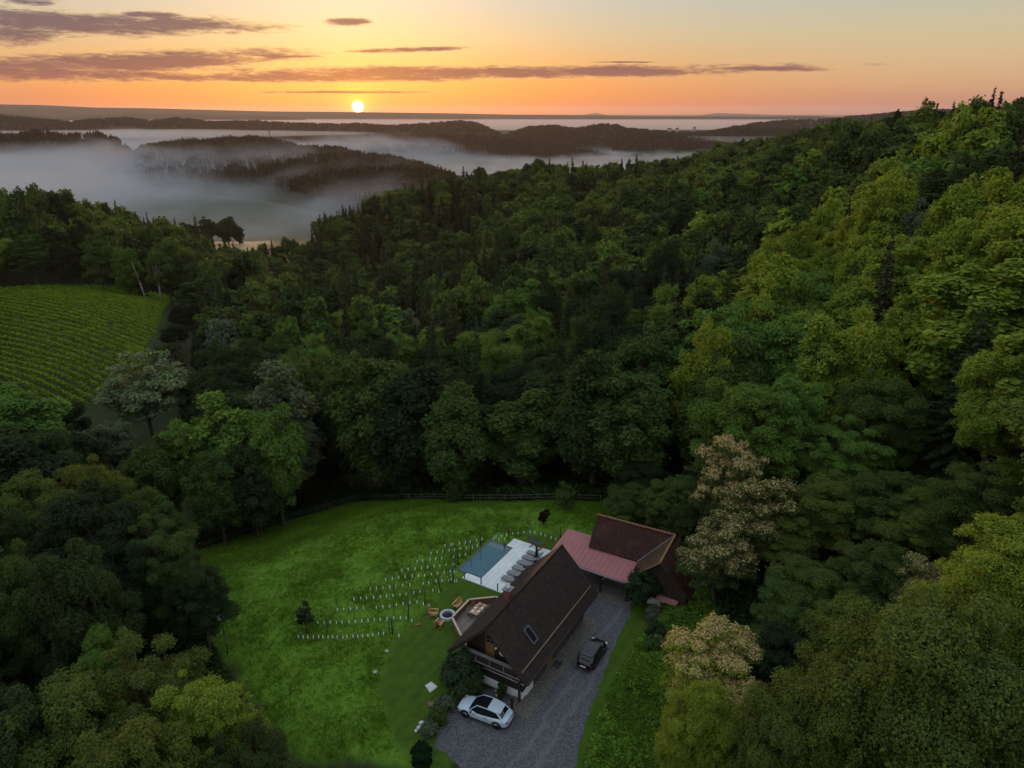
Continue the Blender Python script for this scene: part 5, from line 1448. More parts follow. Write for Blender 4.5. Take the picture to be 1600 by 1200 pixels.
def build_loungers():
    root = hempty("sun_lounger", 0, 0, 0, 0, "", "sun lounger", "sun loungers in a row on the terrace")
    # long axis along local y, head at -y (towards the house)
    fr = MB()
    for s in (-1, 1): fr.bar((s * 0.31, -0.30, 0.30), (s * 0.31, 1.0, 0.30), 0.05, 0.05); fr.bar((s * 0.31, -0.30, 0.30), (s * 0.31, -0.93, 0.62), 0.05, 0.05)
    fr.bar((-0.31, 1.0, 0.30), (0.31, 1.0, 0.30), 0.05); fr.bar((-0.31, -0.93, 0.62), (0.31, -0.93, 0.62), 0.05); fr.bar((-0.31, -0.3, 0.29), (0.31, -0.3, 0.29), 0.05)
    fr.build("frame", M_DARKMETAL, root)
    st = MB(); st.box((0, 0.35, 0.315), (0.58, 1.28, 0.025)); st.build("seat", M_SLING, root)
    bk = MB(); bk.bar((0, -0.32, 0.325), (0, -0.92, 0.635), 0.58, 0.025); bk.build("backrest", M_SLING, root)
    for sx in (-1, 1):
        for yy in (0.92, -0.35):
            l = MB(); l.bar((sx * 0.31, yy, 0.0), (sx * 0.31, yy, 0.28), 0.04); l.build("leg", M_DARKMETAL, root)
    words = ["nearest to the chimney", "second from the chimney end of the row", "third from the chimney end of the row", "third from the hammock end of the row", "second from the hammock end of the row", "nearest to the hammock"]
    for i in range(6):
        o = root if i == 0 else copy_tree(root)
        o.location = HF(14.75 + i * 1.12, 6.35, TZ); o.rotation_euler = (0, 0, TH)
        o["label"] = f"grey sling sun lounger on the terrace, {words[i]}"
    # rolled dark towels and a closed parasol
    for k, (x, y) in enumerate(((15.25, 6.05), (17.5, 6.15), (19.75, 6.05))):
        b = MB(); b.lathe([(0.0, -0.02), (0.16, 0.0), (0.19, 0.10), (0.17, 0.34), (0.10, 0.42), (0.0, 0.43)], n=10)
        o = hobj(b, "cloth_bag", M_NAVY, x, y, TZ)
        tag(o, ["dark cloth bag between the two loungers nearest to the chimney", "dark cloth bag between the middle pair of loungers", "dark cloth bag between the two loungers nearest to the hammock"][k], "bag", "dark bags between the loungers")
    p = hempty("parasol", 19.4, 5.65, TZ, 0, "closed dark navy parasol standing behind the loungers", "parasol")
    q = MB(); q.tube((0, 0, 0.05), (0, 0, 2.35), 0.025); q.build("pole", M_DARKMETAL, p)
    q = MB(); q.lathe([(0.05, 0.75), (0.19, 0.85), (0.17, 1.3), (0.12, 1.9), (0.035, 2.3), (0.0, 2.33)], n=10); q.build("canopy", M_NAVY, p)
    q = MB(); q.box((0, 0, 0.04), (0.5, 0.5, 0.08)); q.build("base", M_DARKMETAL, p)
    # hammock on an arched wooden stand
    hm = hempty("hammock", 22.0, 7.1, TZ, R(-10), "hammock slung between the ends of a curved red-brown stand", "hammock")
    st = MB(); pts = []
    for i in range(13):
        t = i / 12 * 2 - 1; pts.append((0, t * 1.6, 0.12 + 1.15 * abs(t) ** 2.3))
    st.path(pts, [0.055] * 13, 7)
    for s in (-1, 1): st.bar((-0.55, s * 0.62, 0.05), (0.55, s * 0.62, 0.05), 0.09, 0.08)
    st.build("stand", M_REDWOOD, hm)
    hb = MB(); n = 12; vs = []
    for i in range(n + 1):
        t = i / n * 2 - 1; w = 0.20 * (1 - abs(t) ** 2.2) + 0.03; z = 1.22 - 0.55 * (1 - t * t)
        for k in range(5): vs.append((w * (k / 2 - 1), t * 1.45, z - 0.16 * (1 - (k / 2 - 1) ** 2) * (1 - t * t)))
    hb.add(vs, [(i * 5 + k, i * 5 + k + 1, i * 5 + k + 6, i * 5 + k + 5) for i in range(n) for k in range(4)], True)
    ho = hb.build("bed", plain("dark_hammock", (0.05, 0.06, 0.09), 0.9), hm); sd = ho.modifiers.new("thick", 'SOLIDIFY'); sd.thickness = 0.02
    # slim bollard lights round the terrace and one on the pool edge
    for k, (x, y, z, h_, lb) in enumerate(((12.74, 11.04, TZ, 0.42, "low dark bollard light at the terrace's outer corner by the pool"), (12.77, 8.87, TZ, 0.75, "dark bollard light midway along the terrace edge above the lawn"), (12.79, 6.77, TZ, 0.75, "dark bollard light on the terrace edge closest to the chimney"))):
        b = hempty("bollard_light", x, y, z, 0, lb, "bollard light", "bollard lights on the terrace")
        q = MB(); q.box((0, 0, h_ / 2), (0.09, 0.09, h_)); q.build("post", M_DARKMETAL, b)
        q = MB(); q.box((0, 0, h_ + 0.03), (0.15, 0.12, 0.06)); q.build("head", M_DARKMETAL, b)
    b = hempty("pool_shower", 20.05, 10.35, TZ, 0, "short dark fountain post at the far corner of the pool", "pool fountain")
    q = MB(); q.box((0, 0, 0.3), (0.11, 0.09, 0.6)); q.build("post", M_DARKMETAL, b)
    q = MB(); q.box((-0.09, 0, 0.6), (0.26, 0.09, 0.05)); q.build("spout", M_DARKMETAL, b)
build_loungers()

# ---------------- raised deck with table
def build_deck():
    d = hempty("timber_deck", 7.0, 5.0, 0, 0, "timber deck beside the farmhouse enclosed by a reddish board parapet", "deck")
    lc = lambda x, y: (x - 7.0, y - 5.0)
    out = [(10.9, 4.6), (10.82, 5.75), (9.05, 7.9), (5.87, 7.82), (4.05, 5.4), (3.4, 4.4), (3.4, 3.3), (10.9, 3.3)]
    f = MB(); f.prism([lc(*p) for p in out], 0.02, 0.16); f.build("floor", M_DECK, d)
    for i in range(5):
        a = lc(*out[i]); b = lc(*out[i + 1]); a_ = Vector((*a, 0)); b_ = Vector((*b, 0))
        ar = (b_ - a_).normalized(); 
        w = MB(); w.bar(a_ + Vector((0, 0, 0.50)) + ar * 0.02, b_ + Vector((0, 0, 0.50)) - ar * 0.02, 0.07, 0.86); w.build("parapet", M_RAILING, d)
        c = MB(); c.bar(a_ + Vector((0, 0, 0.965)) - ar * 0.05, b_ + Vector((0, 0, 0.965)) + ar * 0.05, 0.20, 0.05); c.build("capping", M_CAP, d)
    t = hempty("dining_table", 8.35, 6.33, 0.16, 0, "wooden dining table laid with plates on the deck", "table")
    q = MB()
    for k in range(5): q.box((0, -0.38 + k * 0.19, 0.73), (1.85, 0.18, 0.045))
    q.build("tabletop", plain("table_boards", (0.46, 0.27, 0.16), 0.6, scale=6, var=0.2), t)
    for sx in (-1, 1):
        for sy in (-1, 1): l = MB(); l.box((sx * 0.8, sy * 0.37, 0.355), (0.09, 0.09, 0.71)); l.build("leg", M_TEAKD, t)
    q = MB(); q.box((0, 0, 0.63), (1.5, 0.66, 0.10)); q.build("apron", M_TEAKD, t)
    tz = 0.16 + 0.755
    for k, (x, y) in enumerate(((7.75, 6.62), (8.3, 6.62), (8.0, 6.05), (8.6, 6.05))):
        pl = MB(); pl.lathe([(0.0, 0.0), (0.08, 0.0), (0.135, 0.016), (0.13, 0.022), (0.08, 0.008), (0.0, 0.008)], n=20)
        tag(hobj(pl, "plate", M_WHITE, x, y, tz), ["white plate on the deck table, nearest the fire pit", "white plate on the deck table, far corner away from the roof", "white plate on the deck table, close to the roof edge", "white plate on the deck table, beside the roof and the amber carafe"][k], "plate", "plates on the deck table")
        gl = MB(); gl.lathe([(0.0, 0.0), (0.03, 0.0), (0.036, 0.11), (0.032, 0.11), (0.027, 0.01), (0.0, 0.01)], n=12)
        tag(hobj(gl, "drinking_glass", glass_mat("clear_glass_%d" % k, (0.45, 0.5, 0.55), 0.1), x + 0.2, y - 0.05, tz), ["glass beside the plate nearest the fire pit", "glass beside the far corner plate", "glass beside the plate close to the roof edge", "glass beside the plate near the amber carafe"][k], "glass", "glasses on the deck table")
    cr = MB(); cr.lathe([(0.0, 0), (0.06, 0), (0.065, 0.12), (0.03, 0.2), (0.035, 0.24), (0.0, 0.24)], n=14)
    tag(hobj(cr, "carafe", plain("amber_glass", (0.42, 0.2, 0.03), 0.2), 9.0, 6.35, tz), "amber carafe at the far end of the deck table", "carafe")
    bw = MB(); bw.lathe([(0.0, 0.0), (0.06, 0.0), (0.14, 0.09), (0.13, 0.09), (0.05, 0.015), (0.0, 0.015)], n=18)
    tag(hobj(bw, "bowl", plain("dark_bowl", (0.05, 0.05, 0.06), 0.4), 8.72, 6.35, tz), "dark serving bowl in the middle of the deck table", "bowl")
    fl = MB()
    for k in range(24):
        a = k * 2.4; fl.box((0.06 * math.cos(a) * (k / 24), 0.06 * math.sin(a) * (k / 24), 0.14 + 0.05 * random.random()), (0.05, 0.04, 0.03), a)
    fl.tube((0, 0, 0), (0, 0, 0.12), 0.04)
    tag(hobj(fl, "flower_vase", plain("red_flowers", (0.42, 0.06, 0.06), 0.8, var=0.4, scale=20), 8.15, 6.33, tz), "little vase of red flowers on the deck table", "vase")
    # benches along both long sides
    for k, y in enumerate((7.08, 5.55)):
        b = hempty("bench", 8.35, y, 0.16, 0, ["slatted wooden bench with a thin backrest on the parapet side of the deck table", "wooden bench on the house side of the deck table"][k], "bench", "benches at the deck table")
        q = MB(); q.box((0, 0.08, 0.44), (1.6, 0.14, 0.04)); q.box((0, -0.08, 0.44), (1.6, 0.14, 0.04)); q.build("seat", M_TEAKD, b)
        for sx in (-1, 1): q = MB(); q.box((sx * 0.7, 0, 0.21), (0.08, 0.3, 0.42)); q.build("leg", M_TEAKD, b)
        if k == 0:
            q = MB(); q.box((-0.42, 0.20, 0.80), (0.66, 0.03, 0.10)); q.box((0.42, 0.20, 0.80), (0.66, 0.03, 0.10))
            for sx in (-0.7, 0, 0.7): q.box((sx, 0.19, 0.62), (0.05, 0.05, 0.36))
            q.build("backrest", M_TEAK, b)
    # fire pit
    f = hempty("fire_pit", 6.65, 8.95, 0, 0, "round stone fire pit full of charred logs beside the deck corner", "fire pit")
    for k in range(16):
        a = k / 16 * 6.2832; s = MB()
        vs = []
        for zz in (0.0, 0.34):
            for rr_, aa in ((0.58, a + 0.01), (0.58, a + 0.38), (0.80, a + 0.385), (0.80, a + 0.005)): vs.append((rr_ * math.cos(aa), rr_ * math.sin(aa), zz))
        s.add(vs, [(3, 2, 1, 0), (4, 5, 6, 7), (0, 1, 5, 4), (1, 2, 6, 5), (2, 3, 7, 6), (3, 0, 4, 7)])
        s.build("ring_stone", plain("ring_stone_%d" % (k % 4), (0.40 + 0.03 * (k % 4), 0.43 + 0.03 * (k % 4), 0.46 + 0.03 * (k % 4)), 0.9, scale=5), f, 0.015)
    a_ = MB(); a_.lathe([(0.0, 0.12), (0.4, 0.1), (0.575, 0.06)], n=20); a_.build("ash", plain("ash", (0.035, 0.035, 0.045), 1.0, var=0.5, scale=8), f)
    for k in range(7):
        l = MB(); a = k * 0.9; l.tube((0.42 * math.cos(a), 0.42 * math.sin(a), 0.16), (-0.3 * math.cos(a + .5), -0.3 * math.sin(a + .5), 0.24), 0.05, n=7); l.build("log", plain("charred_log", (0.03, 0.028, 0.034), 0.95), f)
build_deck()

def build_garden_chairs():
    root = hempty("garden_chair", 0, 0, 0, 0, "", "garden chair", "wooden chairs around the fire pit")
    # faces +x
    s = MB()
    for k in range(5): s.bar((0.36 - k * 0.14, -0.27, 0.36 - k * 0.035), (0.36 - k * 0.14, 0.27, 0.36 - k * 0.035), 0.12, 0.022)
    s.build("seat", M_TEAK, root)
    b = MB()
    for k in range(5): y = -0.22 + k * 0.11; b.bar((-0.24, y, 0.22), (-0.60, y * 1.15, 0.98 - abs(k - 2) * 0.04), 0.095, 0.022, up=(1, 0, 0.4))
    b.bar((-0.45, -0.28, 0.64), (-0.45, 0.28, 0.64), 0.06, 0.03); b.build("backrest", M_TEAK, root)
    for sy in (-1, 1):
        a = MB(); a.bar((0.42, sy * 0.33, 0.56), (-0.46, sy * 0.33, 0.58), 0.12, 0.025); a.build("armrest", plain("sunbleached_teak", (0.52, 0.29, 0.12), 0.6, var=0.2), root)
        l = MB(); l.bar((0.34, sy * 0.30, 0.0), (0.34, sy * 0.30, 0.55), 0.05, 0.10); l.build("leg", M_TEAK, root)
        l = MB(); l.bar((0.40, sy * 0.285, 0.34), (-0.62, sy * 0.285, 0.02), 0.04, 0.11); l.build("leg", M_TEAK, root)
    fx, fy = 6.65, 8.95
    for k, (x, y, lb) in enumerate(((8.35, 8.95, "wooden garden chair beyond the fire pit, nearest to the pool"), (6.1, 10.25, "wooden garden chair on the meadow side of the fire pit"), (5.1, 8.85, "wooden garden chair nearest the deck corner with its back to the camera"))):
        o = root if k == 0 else copy_tree(root)
        o.location = HF(x, y, 0); o.rotation_euler = (0, 0, TH + math.atan2(fy - y, fx - x)); o["label"] = lb
build_garden_chairs()

# ---------------- cars
def build_car(name, label, M, paint, roof_paint, L=4.6, W=1.88, H=1.56, pano=False, wheel_r=0.36, estate=0.0):
    c = empty(name, (0, 0, 0), 0, label, "car")
    hl = L / 2
    # stations along the length: x, half width, shoulder height, sill height, nose flag
    st = [(-hl, 0.60, 0.86, 0.42), (-hl + 0.06, 0.76, 0.95, 0.34), (-hl + 0.30, 0.87, 1.01, 0.27), (-hl + 0.75, 0.935, 1.02, 0.22), (-hl + 1.3, 0.94, 1.0, 0.21), (-0.3, 0.925, 0.965, 0.20), (0.55, 0.925, 0.935, 0.20),
          (hl - 1.25, 0.935, 0.905, 0.21), (hl - 0.8, 0.93, 0.86, 0.22), (hl - 0.38, 0.87, 0.79, 0.25), (hl - 0.1, 0.74, 0.70, 0.30), (hl, 0.58, 0.60, 0.38)]
    body = MB(); vs = []; k = 15
    for x, w, zs, zl in st:
        w = w * W / 1.88; ring = []
        for y, z in ((0.0, zs + 0.055), (0.45 * w, zs + 0.045), (0.78 * w, zs + 0.005), (0.95 * w, zs - 0.09), (1.0 * w, zs - 0.30), (0.985 * w, (zs + zl) / 2 - 0.06), (0.96 * w, zl + 0.04), (0.80 * w, zl)):
            ring.append((x, y, z))
        vs += ring + [(x, -y, z) for x, y, z in ring[:0:-1]][0:7]
    n = len(st)
    fs = [(i * k + j, i * k + (j + 1) % k, (i + 1) * k + (j + 1) % k, (i + 1) * k + j) for i in range(n - 1) for j in range(k)]
    fs += [tuple(range(k)), tuple((n - 1) * k + j for j in reversed(range(k)))]
    body.add(vs, fs, True)
    bo = body.build("body", paint, c)
    ss = bo.modifiers.new("smooth", 'SUBSURF'); ss.levels = 1; ss.render_levels = 2
    # cabin glass
    xr, xf = -hl + 0.42, hl - 1.12
    cab = [(xr, 0.70, 0.60, 0.98, 1.00), (xr + 0.55 - estate, 0.80, 0.60, 0.96, H - 0.13), (xr + 1.0, 0.83, 0.63, 0.94, H - 0.035), (-0.1, 0.84, 0.64, 0.93, H), (0.45, 0.84, 0.63, 0.92, H - 0.03), (xf, 0.80, 0.62, 0.88, 0.93)]
    gl = MB(); vs = []
    for x, wb, wt, zb, zt in cab: vs += [(x, wb, zb - 0.05), (x, wt, zt), (x, 0.0, zt + 0.025), (x, -wt, zt), (x, -wb, zb - 0.05)]
    gl.add(vs, [(i * 5 + j, i * 5 + j + 1, (i + 1) * 5 + j + 1, (i + 1) * 5 + j) for i in range(len(cab) - 1) for j in range(4)] + [(4, 3, 2, 1, 0), (25, 26, 27, 28, 29)])
    gl.build("window_glass", M['glass'], c, 0.03)
    # roof skin and pillars, just outside the glass
    rf = MB()
    def skin(i0, i1, f0=0.0, f1=1.0, wsc=1.0):
        a = cab[i0]; b = cab[i1]; it = lambda p, q, t: p + (q - p) * t
        for t0, t1 in ((f0, f1),):
            P = []
            for t in (t0, t1):
                x = it(a[0], b[0], t); wt = it(a[2], b[2], t) * wsc + 0.012; z = it(a[4], b[4], t) + 0.015
                P.append([(x, wt, z), (x, wt * 0.5, z + 0.022), (x, -wt * 0.5, z + 0.022), (x, -wt, z)])
            v = P[0] + P[1] + [(p[0], p[1], p[2] - 0.03) for p in P[0] + P[1]]
            rf.add(v, [(j, j + 1, 4 + j + 1, 4 + j) for j in range(3)] + [(0, 4, 12, 8), (3, 11, 15, 7), (0, 8, 9, 1), (1, 9, 10, 2), (2, 10, 11, 3), (4, 5, 13, 12), (5, 6, 14, 13), (6, 7, 15, 14)], False)
    if pano: skin(1, 2); skin(2, 3, 0.0, 0.55)
    else: skin(1, 2); skin(2, 3); skin(3, 4)
    rf.build("roof", roof_paint, c)
    pl = MB()
    for s in (-1, 1):
        def P_(i, f, off=0.012):
            x, wb, wt, zb, zt = cab[i]; return Vector((x, s * (wb + (wt - wb) * f + off), zb - 0.05 + (zt - zb + 0.05) * f))
        pl.bar(P_(5, 0.05), P_(4, 1.0), 0.07, 0.05); pl.bar(P_(4, 1.0), P_(3, 1.0), 0.06, 0.05); pl.bar(P_(3, 1.0), P_(2, 1.0), 0.06, 0.05); pl.bar(P_(2, 1.0), P_(1, 1.0), 0.06, 0.05)
        pl.bar(P_(1, 1.0), P_(0, 0.0), 0.14, 0.06)
    pl.build("pillar", paint if pano else roof_paint, c)
    sp = MB(); sp.box((xr + 0.42 - estate, 0, H - 0.10), (0.30, 1.16, 0.035)); sp.build("spoiler", paint, c, 0.01)
    # wheels
    for sx, xx in ((1, hl - 0.88), (-1, -hl + 0.90)):
        for s in (-1, 1):
            y = s * (W / 2 - 0.12)
            ty = MB(); prof = [(wheel_r - 0.14, -0.11), (wheel_r - 0.02, -0.115), (wheel_r, -0.08), (wheel_r, 0.08), (wheel_r - 0.02, 0.115), (wheel_r - 0.14, 0.11)]
            vs = []; nn = 22
            for i in range(nn):
                t = i / nn * 6.28318; vs += [(math.cos(t) * r_, yy, math.sin(t) * r_) for r_, yy in prof]
            ty.add(vs, [(i * 6 + j, i * 6 + j + 1, ((i + 1) % nn) * 6 + j + 1, ((i + 1) % nn) * 6 + j) for i in range(nn) for j in range(5)], True)
            wo = ty.build("wheel", M['tyre'], c); wo.location = (xx, y, wheel_r)
            rm = MB()
            for k_ in range(10):
                t = k_ / 10 * 6.28318; rm.bar((0.03 * math.cos(t), s * 0.07, 0.03 * math.sin(t)), (math.cos(t) * (wheel_r - 0.12), s * 0.085, math.sin(t) * (wheel_r - 0.12)), 0.05, 0.03, up=(0, 1, 0))
            rm.tube((0, s * 0.05, 0), (0, s * 0.10, 0), 0.06, n=12); rm.tube((0, s * 0.0, 0), (0, s * 0.02, 0), wheel_r - 0.13, n=22)
            rm.build("rim", M['rim'], wo)
            ar = MB() # wheel arch lining
            for i in range(12):
                t0 = i / 12 * math.pi; t1 = (i + 1) / 12 * math.pi; rr_ = wheel_r + 0.06
                ar.bar((xx + rr_ * math.cos(t0), s * (W / 2 - 0.02), wheel_r - 0.02 + rr_ * math.sin(t0)), (xx + rr_ * math.cos(t1), s * (W / 2 - 0.02), wheel_r - 0.02 + rr_ * math.sin(t1)), 0.07, 0.09, up=(0, 1, 0))
            ar.build("wheel_arch", M['trim'], c)
    for s in (-1, 1):
        q = MB(); q.box((hl - 0.22, s * 0.62, 0.66), (0.26, 0.34, 0.10), s * -0.42); q.build("headlight", M['lamp'], c, 0.02)
        q = MB(); q.box((-hl + 0.10, s * 0.62, 0.84), (0.18, 0.36, 0.07), s * 0.38); q.build("tail_light", M['tail'], c, 0.02)
        q = MB(); q.box((xf - 0.35, s * (W / 2 + 0.06), 0.98), (0.14, 0.20, 0.13)); q.build("mirror", M['trim'] if pano else paint, c, 0.03)
        q = MB(); q.box((0.05, s * (W / 2 - 0.035), 0.26), (1.85, 0.06, 0.10)); q.build("sill", M['trim'], c, 0.02)
        for xx in (0.62, -0.42): q = MB(); q.box((xx, s * (W / 2 - 0.005), 0.80), (0.2, 0.03, 0.03)); q.build("door_handle", M['trim'], c)
    q = MB(); q.box((-hl + 0.02, 0, 0.80), (0.05, 0.86, 0.05)); q.build("light_bar", M['tail'], c)
    q = MB(); q.box((-hl - 0.0, 0, 0.60), (0.04, 0.52, 0.12)); q.build("number_plate", M['plate'], c)
    q = MB(); q.box((-hl + 0.08, 0, 0.34), (0.2, 1.3, 0.16)); q.build("rear_diffuser", M['trim'], c, 0.03)
    q = MB(); q.box((hl - 0.03, 0, 0.42), (0.1, 1.05, 0.16)); q.build("grille", M['trim'], c, 0.03)
    return c
def car_paint(name, c, rough=0.25, metal=0.0):
    m_, g, b, out = mat(name)
    b.inputs['Base Color'].default_value = (*c, 1); b.inputs['Roughness'].default_value = rough; b.inputs['Metallic'].default_value = metal
    b.inputs['Coat Weight'].default_value = 0.5 if c[0] > 0.1 else 0.15; b.inputs['Coat Roughness'].default_value = 0.06
    return m_
MC = {'glass': glass_mat("car_glass", (0.008, 0.010, 0.012), 0.04), 'tyre': plain("tyre", (0.012, 0.012, 0.013), 0.85), 'rim': plain("dark_rim", (0.035, 0.033, 0.034), 0.35, metal=0.7),
      'trim': plain("black_trim", (0.012, 0.012, 0.014), 0.5), 'lamp': glass_mat("headlamp_glass", (0.45, 0.48, 0.5), 0.1), 'tail': plain("tail_lamp", (0.10, 0.010, 0.012), 0.2), 'plate': M_WHITE}
P_WHITE = car_paint("white_paint", (0.44, 0.53, 0.62)); P_BLACK = car_paint("black_paint", (0.004, 0.0045, 0.007))
wc = build_car("white_car", "white crossover car with black glass roof parked in front of the farmhouse", MC, P_WHITE, P_WHITE, 4.7, 1.9, 1.55, True, 0.375)
bc = build_car("black_car", "small black hatchback parked on the gravel drive beside the farmhouse", MC, P_BLACK, car_paint("black_roof", (0.006, 0.008, 0.018), 0.3), 4.05, 1.75, 1.50, False, 0.32, 0.1)
wc.location = (-2.25, 46.35, 0.03); wc.rotation_euler = (0, 0, R(155.2))
bc.location = (7.5, 53.2, 0.03); bc.rotation_euler = (0, 0, R(59.7))
# ------------------------------------------------------------------ meadow, vines, fence and small things
def on_dirs(pts): return [on_ground(*p) for p in pts]
def rnd_in(poly, n, r_):
    xs = [p[0] for p in poly]; ys = [p[1] for p in poly]; out = np.zeros((0, 2))
    while len(out) < n:
        q = np.stack([r_.uniform(min(xs), max(xs), n * 2), r_.uniform(min(ys), max(ys), n * 2)], 1)
        out = np.concatenate([out, q[in_poly(q[:, 0], q[:, 1], poly)]])
    return out[:n]
def grass_mat(name, stops, trans=0.3):
    m_ = bpy.data.materials.new(name); m_.use_nodes = True
    g = NT(m_.node_tree); g.n.clear()
    out = g.node('ShaderNodeOutputMaterial'); geo = g.node('ShaderNodeNewGeometry')
    n = g.noise(geo.outputs['Position'], 0.16, 4.0, 0.6)
    c = g.ramp(g.m('ADD', g.m('MULTIPLY', geo.outputs['Random Per Island'], 0.45), g.m('MULTIPLY', n, 0.55)), stops)
    d = g.node('ShaderNodeBsdfDiffuse'); g.put(d.inputs[0], c)
    t = g.node('ShaderNodeBsdfTranslucent'); g.put(t.inputs[0], c)
    mx = g.node('ShaderNodeMixShader'); mx.inputs[0].default_value = trans
    g.l.new(d.outputs[0], mx.inputs[1]); g.l.new(t.outputs[0], mx.inputs[2]); g.l.new(mx.outputs[0], out.inputs[0])
    return m_
def blades(P, h, w, r_, per=4, spread=0.12):
    """upright bent grass blades, `per` to a tuft"""
    n = len(P); P = np.repeat(P, per, 0); h = np.repeat(h, per) * r_.uniform(0.6, 1.2, n * per); N = n * per
    a = r_.uniform(0, 6.283, N); lean = r_.uniform(0.15, 0.75, N)
    base = P + np.stack([r_.normal(0, spread, N), r_.normal(0, spread, N), np.zeros(N)], 1)
    sx = -np.sin(a) * w * 0.5; sy = np.cos(a) * w * 0.5
    side = np.stack([sx, sy, np.zeros(N)], 1)
    tip = base + np.stack([np.cos(a) * h * lean, np.sin(a) * h * lean, h], 1)
    mid = base * 0.5 + tip * 0.5; mid[:, 2] += h * 0.12
    V = np.stack([base, mid - side, tip, mid + side], 1).reshape(-1, 3)
    return V, np.arange(4 * N).reshape(-1, 4)
def build_meadow():
    r_ = np.random.default_rng(5)
    n = 60000
    P = rnd_in(MEADOW, n, r_)
    keep = ~in_poly(P[:, 0], P[:, 1], LAWN) & ~in_poly(P[:, 0], P[:, 1], DRIVE)
    lx, ly = to_local(P[:, 0], P[:, 1])
    keep &= ~((lx > -1) & (lx < 26) & (ly < 9.2)) & ~((lx > 12.3) & (lx < 22.6) & (ly < 12.9))
    dens = fbm(P[:, 0] / 3.0, P[:, 1] / 3.0, 3, 21)
    keep &= r_.random(n) < np.clip(dens * 2.2 - 0.25, 0.15, 1)
    P = P[keep]
    z = ground(P[:, 0], P[:, 1])
    h = 0.10 + 0.30 * np.clip(fbm(P[:, 0] / 2.2, P[:, 1] / 2.2, 3, 23) - 0.25, 0, 1)
    V, F = blades(np.stack([P[:, 0], P[:, 1], z - 0.02], 1), h, 0.055, r_, 6, 0.14)
    m_ = grass_mat("meadow_grass", [(0.25, (0.066, 0.13, 0.012)), (0.45, (0.10, 0.19, 0.015)), (0.62, (0.145, 0.23, 0.02)), (0.8, (0.205, 0.26, 0.032))])
    tag(link("meadow_grass", mesh_np("meadow_grass", V, F, m_)), "uncut bright green grass of the sloping meadow", "grass", kind="stuff")
    # broad-leaved weeds of the meadow in darker patches
    # weeds on the embankment right of the drive
    n = 30000
    P = rnd_in(EMBANK, n, r_); keep = ~in_poly(P[:, 0], P[:, 1], LAWN2); P = P[keep]
    z = ground(P[:, 0], P[:, 1]); n = len(P)
    hh = 0.12 + 2.6 * np.clip(fbm(P[:, 0] / 1.9, P[:, 1] / 1.9, 3, 33) - 0.42, 0, 1)
    rep = 5; Pn = np.repeat(np.stack([P[:, 0], P[:, 1], z], 1), rep, 0)
    Pn[:, 2] += np.repeat(hh, rep) * r_.uniform(0.35, 1.1, n * rep); Pn[:, :2] += r_.normal(0, 0.13, (n * rep, 2))
    Nn = r_.normal(0, 0.45, (n * rep, 3)); Nn[:, 2] += 1; Nn /= np.linalg.norm(Nn, axis=1)[:, None]
    V, F = quads(Pn, Nn, 0.15, r_)
    m2 = grass_mat("weed_leaves", [(0.25, (0.036, 0.070, 0.014)), (0.45, (0.085, 0.165, 0.02)), (0.65, (0.155, 0.27, 0.028)), (0.85, (0.23, 0.30, 0.08))])
    tag(link("embankment_weeds", mesh_np("embankment_weeds", V, F, m2)), "rank green weeds covering the bank right of the drive", "weeds", kind="stuff")
    # undergrowth along the foot of the wood
    cl = np.array(PLOT + [PLOT[0]]); seg = np.linalg.norm(np.diff(cl, axis=0), axis=1); tot = seg.sum()
    n = 2600; s = r_.uniform(0, tot, n); k = np.searchsorted(np.cumsum(seg), s); k = np.minimum(k, len(seg) - 1)
    f = 1 - (np.cumsum(seg)[k] - s) / seg[k]; a = cl[k]; b = cl[k + 1]; p = a + (b - a) * f[:, None]
    cen = np.array((0, 62.0)); outw = p - cen; outw /= np.linalg.norm(outw, axis=1)[:, None]
    p = p + outw * (1.0 + r_.exponential(2.6, n))[:, None]
    keep = (p[:, 1] > 50) & ~in_poly(p[:, 0], p[:, 1], PLOT); p = p[keep]; n = len(p)
    z = ground(p[:, 0], p[:, 1]); rad = r_.uniform(0.5, 1.3, n); hg = rad * r_.uniform(0.9, 1.9, n)
    rep = 46; d = r_.normal(size=(n * rep, 3)); d[:, 2] = np.abs(d[:, 2]); d /= np.linalg.norm(d, axis=1)[:, None]
    sh = r_.uniform(0.7, 1.05, n * rep)[:, None]
    Pn = np.repeat(np.stack([p[:, 0], p[:, 1], z], 1), rep, 0) + d * sh * np.stack([np.repeat(rad, rep), np.repeat(rad, rep), np.repeat(hg, rep)], 1)
    Nn = d + r_.normal(0, 0.5, d.shape); Nn[:, 2] += 0.5; Nn /= np.linalg.norm(Nn, axis=1)[:, None]
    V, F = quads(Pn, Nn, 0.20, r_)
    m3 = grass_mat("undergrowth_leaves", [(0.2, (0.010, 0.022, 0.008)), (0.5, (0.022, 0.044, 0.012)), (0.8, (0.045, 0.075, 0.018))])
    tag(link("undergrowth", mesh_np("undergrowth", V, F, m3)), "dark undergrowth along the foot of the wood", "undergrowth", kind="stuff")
build_meadow()

